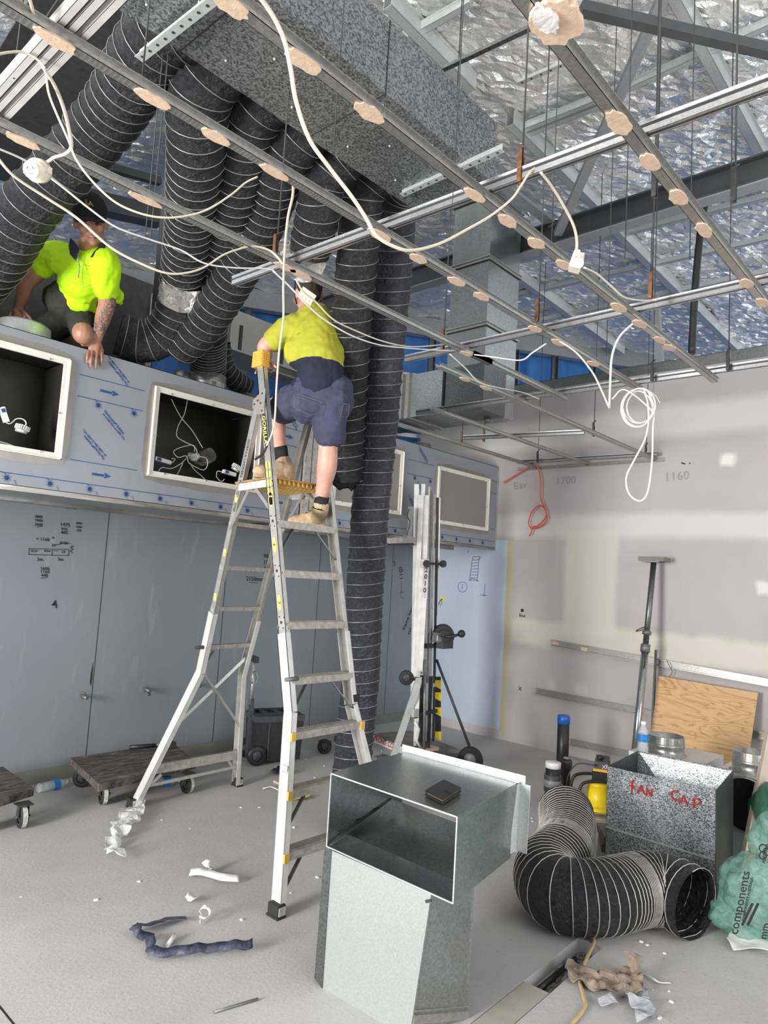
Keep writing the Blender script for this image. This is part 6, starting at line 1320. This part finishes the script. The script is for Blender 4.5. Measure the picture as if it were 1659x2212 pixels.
m_ = MB(); m_.hexa([a_-n_d*.001, b_-n_d*.001, b_, a_]+[p+V((0, 0, .068)) for p in (a_-n_d*.001, b_-n_d*.001, b_, a_)]); m_.build('edge_band', 'label_white', t_)
t_ = thing('floor_bracket', 'small steel bracket with an upright bolt on the floor left of the lifter leg', 'bracket', P(825, 1640, z=0)); MB().box(P(822, 1636, z=.02), (.16, .05, .03)).build('plate', 'steel_grey', t_); MB().cyl(P(824, 1633, z=.03), P(824, 1633, z=.03)+V((0, 0, .07)), .012, 10).build('bolt', 'steel_grey', t_)
tb = P(580, 1652, z=0)+V((.12, .1, 0)); t_ = thing('rolling_toolbox', 'black wheeled toolbox with telescopic handle against the blue board wall', 'toolbox', tb)
RT = Matrix.Rotation(-.35, 3, 'Z'); TBX = lambda x, y, z: tb+RT @ V((x, y, z))
MB().box(TBX(0, 0, .2), (.42, .28, .34), RT, 1.06).build('body', 'black_plastic', t_); MB().box(TBX(0, 0, .395), (.46, .31, .05), RT).build('lid', 'dark_plastic', t_)
for s in (-.1, .1): MB().box(TBX(s, -.148, .2), (.012, .012, .3), RT).build('rib', 'dark_plastic', t_)
m_ = MB()
for s in (-.12, 0, .12): m_.box(TBX(s, 0, .43), (.05, .22, .02), RT)
m_.box(TBX(0, .1, .43), (.34, .03, .025), RT); m_.box(TBX(0, -.1, .43), (.34, .03, .025), RT); m_.build('lid_handle', 'black_plastic', t_)
MB().box(TBX(.08, -.155, .385), (.12, .02, .035), RT).build('latch', 'yellow_plastic', t_)
wheel(TBX(-.2, -.15, .09), RT @ V((0, 1, 0)), .085, .05, t_, 'dark_plastic', 'black_plastic'); wheel(TBX(-.2, .15, .09), RT @ V((0, 1, 0)), .085, .05, t_, 'dark_plastic', 'black_plastic')
MB().box(TBX(-.23, 0, .3), (.03, .06, .5), RT).build('handle_socket', 'dark_plastic', t_); MB().cyl(TBX(-.235, 0, .5), TBX(-.235, 0, .86), .014, 12).build('handle_tube', 'aluminium', t_); MB().box(TBX(-.235, 0, .9), (.035, .16, .05), RT).build('grip', 'black_plastic', t_)
m_ = MB().tube(catmull([TBX(-.235+.035*math.cos(i*.9), -.03+.01*math.sin(i*1.7), .74+.055*math.sin(i*.9)) for i in range(18)], 5), .005, 6); o = m_.build('rope_coil', 'timber_grey'); tag(o, 'small coil of wire hung on the telescopic toolbox handle', 'wire coil')
# ================= LITTER AND SMALL THINGS ON THE FLOOR =================
sheet(F0((300, 1745), (312, 1745), (310, 1770), (285, 1800), (262, 1820), (255, 1845), (270, 1866), (250, 1862), (228, 1862), (222, 1845), (236, 1815), (240, 1785), (262, 1765)), 'plastic_bag_clear', 'plastic_bag', 'crumpled translucent white plastic bag by the ladder rear foot', 'plastic bag', .004, 6, .05, 16)
def ribbon(px_, w_, mat, name, label, cat, z=.004, stand=0, amt=0, group=None):
    pts = catmull([P(u, v, z=z+zz) for u, v, zz in px_], 6); m_ = MB(); n = len(pts)
    for i, p in enumerate(pts):
        d_ = (pts[min(i+1, n-1)]-pts[max(i-1, 0)]).normalized(); s_ = V((-d_.y, d_.x, 0)).normalized()
        wv = s_*(w_/2)*(1-stand)+V((0, 0, w_/2))*stand; j_ = V((0, 0, w_/2*stand)); nz = noise.noise_vector(p*18)*amt; m_.v += [p-wv+j_+nz, p+wv+j_+nz+V((0, 0, .001))]
    for i in range(n-1): m_.f.append([2*i, 2*i+1, 2*i+3, 2*i+2]); m_.sm.append(True)
    o = m_.build(name, mat); md = o.modifiers.new('s', 'SOLIDIFY'); md.thickness = .0015; return tag(o, label, cat, group)
ribbon([(410, 1890, 0), (430, 1888, .01), (455, 1893, .0), (480, 1900, .015), (516, 1903, .005)], .055, 'tape_white', 'tape_strip', 'long white strip of backing paper lying right of the plastic bag', 'paper strip', .01, .45)
ribbon([(443, 1862, .05), (449, 1870, .04), (455, 1878, .015), (448, 1886, .0)], .06, 'tape_white', 'tape_strip', 'upturned white paper flap at the back of the long strip', 'paper strip', .004, .3)
ribbon([(404, 1935, .02), (412, 1944, .005), (419, 1946, .02)], .05, 'tape_white', 'tape_strip', 'small folded white paper strip left of the curled one', 'paper strip', .004, .3)
ribbon([(432, 1998, 0), (436, 1985, .01), (432, 1970, .03), (440, 1962, .06), (450, 1966, .05), (453, 1978, .03), (444, 1988, .02), (430, 1984, .03)], .022, 'tape_white', 'tape_curl', 'curled loop of white tape standing above the black strip', 'paper strip', .004, .6)
ribbon([(402, 1982, .01), (370, 1984, .015), (345, 1992, .01), (318, 2000, .012), (288, 2002, .02)], .06, 'torn_fabric', 'fabric_strip', 'upper arm of torn black duct fabric on the floor', 'fabric strip', .01, .15, .014)
ribbon([(288, 2002, .02), (300, 2018, .02), (320, 2026, .01), (326, 2040, .02), (328, 2056, .02), (345, 2064, .01), (375, 2062, .015), (410, 2058, .02), (450, 2052, .02), (500, 2048, .025), (547, 2042, .03)], .06, 'torn_fabric', 'fabric_strip', 'long twisted strip of torn black duct fabric on the floor', 'fabric strip', .008, .35, .014)
a_, b_ = P(362, 2042, z=.012), P(378, 2020, z=.02); o = MB().cyl(a_, b_, .011, 12).build('tube_offcut', 'paper_white'); tag(o, 'short pale tube offcut lying within the black fabric strip', 'tube offcut')
o = MB().cyl(P(463, 2186, z=.006), P(557, 2158, z=.006), .0055, 10).build('metal_rod', 'steel_grey'); tag(o, 'thin grey rod lying on the floor at the bottom edge', 'rod')
sheet(F0((583, 1672), (600, 1660), (612, 1662), (632, 1675), (618, 1678)), 'purple_plastic', 'plastic_wrapper', 'dark purple plastic wrapper on the floor in front of the toolbox', 'wrapper', .002, 3, .03, 14)
o = MB().plate(F0((590, 1690), (604, 1680), (625, 1688), (618, 1702)), .018, (0, 0, 1)).build('timber_offcut', 'timber'); tag(o, 'small flat timber offcut beside the purple wrapper', 'timber offcut')
ribbon([(568, 1704, 0), (585, 1700, .01), (600, 1706, .012), (618, 1712, 0)], .02, 'white_plastic', 'plastic_strap', 'white plastic strap on the floor beside the small timber offcut', 'strap', .004, .2)
o = MB().hexa(F0((635, 1728), (665, 1722), (672, 1716), (640, 1718))+F0((635, 1728), (665, 1722), (672, 1716), (640, 1718), z=.03)).build('yellow_wedge', 'label_yellow'); tag(o, 'yellow-green flat tool on the floor behind the ladder steps', 'tool')
chips = [(45, 1938), (207, 1945), (349, 1772), (628, 1929), (685, 1896), (522, 1988), (635, 1788), (520, 1745), (1130, 1770), (1148, 1768), (1138, 1805), (1116, 1840), (1410, 2138), (1445, 2142), (1425, 2200), (1110, 1808), (620, 1730), (560, 1745), (410, 1790), (1150, 1775), (300, 1905), (700, 1655), (1385, 2035), (1398, 2042), (1450, 2165), (1170, 1635), (1240, 1645), (1435, 2060), (660, 1640), (680, 1680)]
proto = None
for i, (u, v) in enumerate(chips):
    p = P(u, v, z=0); m_ = MB(); s_ = rnd.uniform(.3, .85)
    if proto is None:
        m_.box((0, 0, .006), (.028, .016, .011), Matrix.Rotation(.3, 3, 'Z'), .7); proto = m_.build('plaster_chip', 'chip_white', loc=(0, 0, 0)); tag(proto, 'small white plaster chip scattered on the grey concrete floor', 'plaster chip', 'plaster chips on the floor'); o = proto
    else: o = proto.copy(); COL.objects.link(o)
    o.location = p; o.rotation_euler = (0, 0, rnd.uniform(0, 6)); o.scale = (s_, s_, s_*.8)
# trench: timber cover, pipe, rubble
ta, tb2 = P(1150, 2128, z=0), P(975, 2262, z=0); d_ = (tb2-ta).normalized(); s_ = V((-d_.y, d_.x, 0)); 
st = fa+dd*((ta-fa).dot(dd)); o = MB().hexa([st-nn*.058+V((0, 0, -.05)), st+nn*.058+V((0, 0, -.05)), st+dd*1.8+nn*.058+V((0, 0, -.05)), st+dd*1.8-nn*.058+V((0, 0, -.05))]+[st-nn*.058, st+nn*.058, st+dd*1.8+nn*.058, st+dd*1.8-nn*.058]).build('trench_cover', 'timber'); o.data.materials[0] = simple('timber_dusty', (.38, .36, .3), .8, 0, .12, 9, .2, 40); tag(o, 'dusty timber board filling the trench in the floor', 'plank')
o = MB().cyl(fa+dd*.12-nn*.02+V((0, 0, -.04)), st+nn*-.02+V((0, 0, -.04))+dd*.02, .013, 12).build('buried_pipe', 'pipe_black'); tag(o, 'thin black pipe lying in the open end of the floor trench', 'pipe')
m_ = MB()
for i in range(70): c_ = fa+dd*rnd.uniform(.02, .5)+nn*rnd.uniform(-.05, .05)+V((0, 0, -.055)); m_.sph(c_, (rnd.uniform(.006, .02), rnd.uniform(.006, .016), rnd.uniform(.004, .012)), None, 6, 4)
o = m_.build('trench_rubble', 'timber_grey'); tag(o, 'loose rubble and grit in the open floor trench', 'rubble', None, 'stuff')
cb = MB().tube(catmull([P(u, v, z=.008) for u, v in ((1262, 1990), (1277, 2015), (1283, 2035), (1270, 2065), (1258, 2095), (1253, 2120), (1260, 2150), (1264, 2172), (1250, 2195), (1228, 2218), (1205, 2240))], 8), .008, 10).build('power_cord', 'cord_yellow'); tag(cb, 'dirty yellow power cord running from under the floor duct over the trench', 'cord')
sheet(F0((1222, 2088), (1235, 2085), (1262, 2100), (1290, 2108), (1325, 2118), (1345, 2105), (1375, 2108), (1384, 2128), (1388, 2160), (1345, 2162), (1300, 2155), (1262, 2140), (1228, 2120)), 'brown_paper', 'crumpled_paper', 'crumpled dusty brown paper beside the floor trench', 'paper', .003, 6, .035, 22)
sheet(F0((1345, 2100), (1370, 2098), (1388, 2112), (1382, 2135), (1360, 2130)), 'brown_paper', 'crumpled_paper', 'small upright crumpled brown paper at the far end of the large one', 'paper', .003, 4, .05, 14, .03)
for i, (q_, lab) in enumerate(((((1290, 2172), (1320, 2165), (1335, 2180), (1305, 2186)), 'left grey card scrap below the brown paper'), (((1350, 2165), (1385, 2172), (1420, 2190), (1412, 2205), (1370, 2185)), 'longest grey card scrap below the brown paper'), (((1372, 2195), (1400, 2188), (1402, 2215), (1375, 2220)), 'lowest grey card scrap at the bottom edge'), (((1388, 2140), (1402, 2150), (1398, 2175), (1386, 2170)), 'upright grey card scrap at the right of the brown paper'))):
    o = sheet(F0(*q_), 'label_white', 'card_scrap', lab, 'card scrap', .003, 3, .03, 18); o.data.materials[0] = simple('grey_card_%s' % i, (.4, .41, .44), .7)
ribbon([(1393, 2106, 0), (1410, 2114, .01), (1425, 2122, .006), (1448, 2123, 0)], .012, 'tape_white', 'tape_strip', 'thin white strip on the floor right of the brown paper', 'paper strip')
o = MB().bb((-.001, 0, 0), (0, .001, .001)).build('floor_joint', 'ink_black', loc=(0, 0, 0)); bpy.data.objects.remove(o)
fj = MB(); a_, b_ = P(-20, 2150, z=.0005), P(40, 2225, z=.0005); fj.stroke([a_, b_], .008, (0, 0, 1)); o = fj.build('floor_joint', 'ink_black', loc=(0, 0, 0)); o.parent = bpy.data.objects['floor']
fj = MB(); fj.stroke([P(955, 1569, x=-.018), P(1300, 1654, x=-.002)], .008, (-1, 0, 0)); o = fj.build('floor_gap', 'ink_black', loc=(0, 0, 0)); o.parent = bpy.data.objects['floor']
for i, (px_) in enumerate(((715, 1745), (712, 1720))): pass
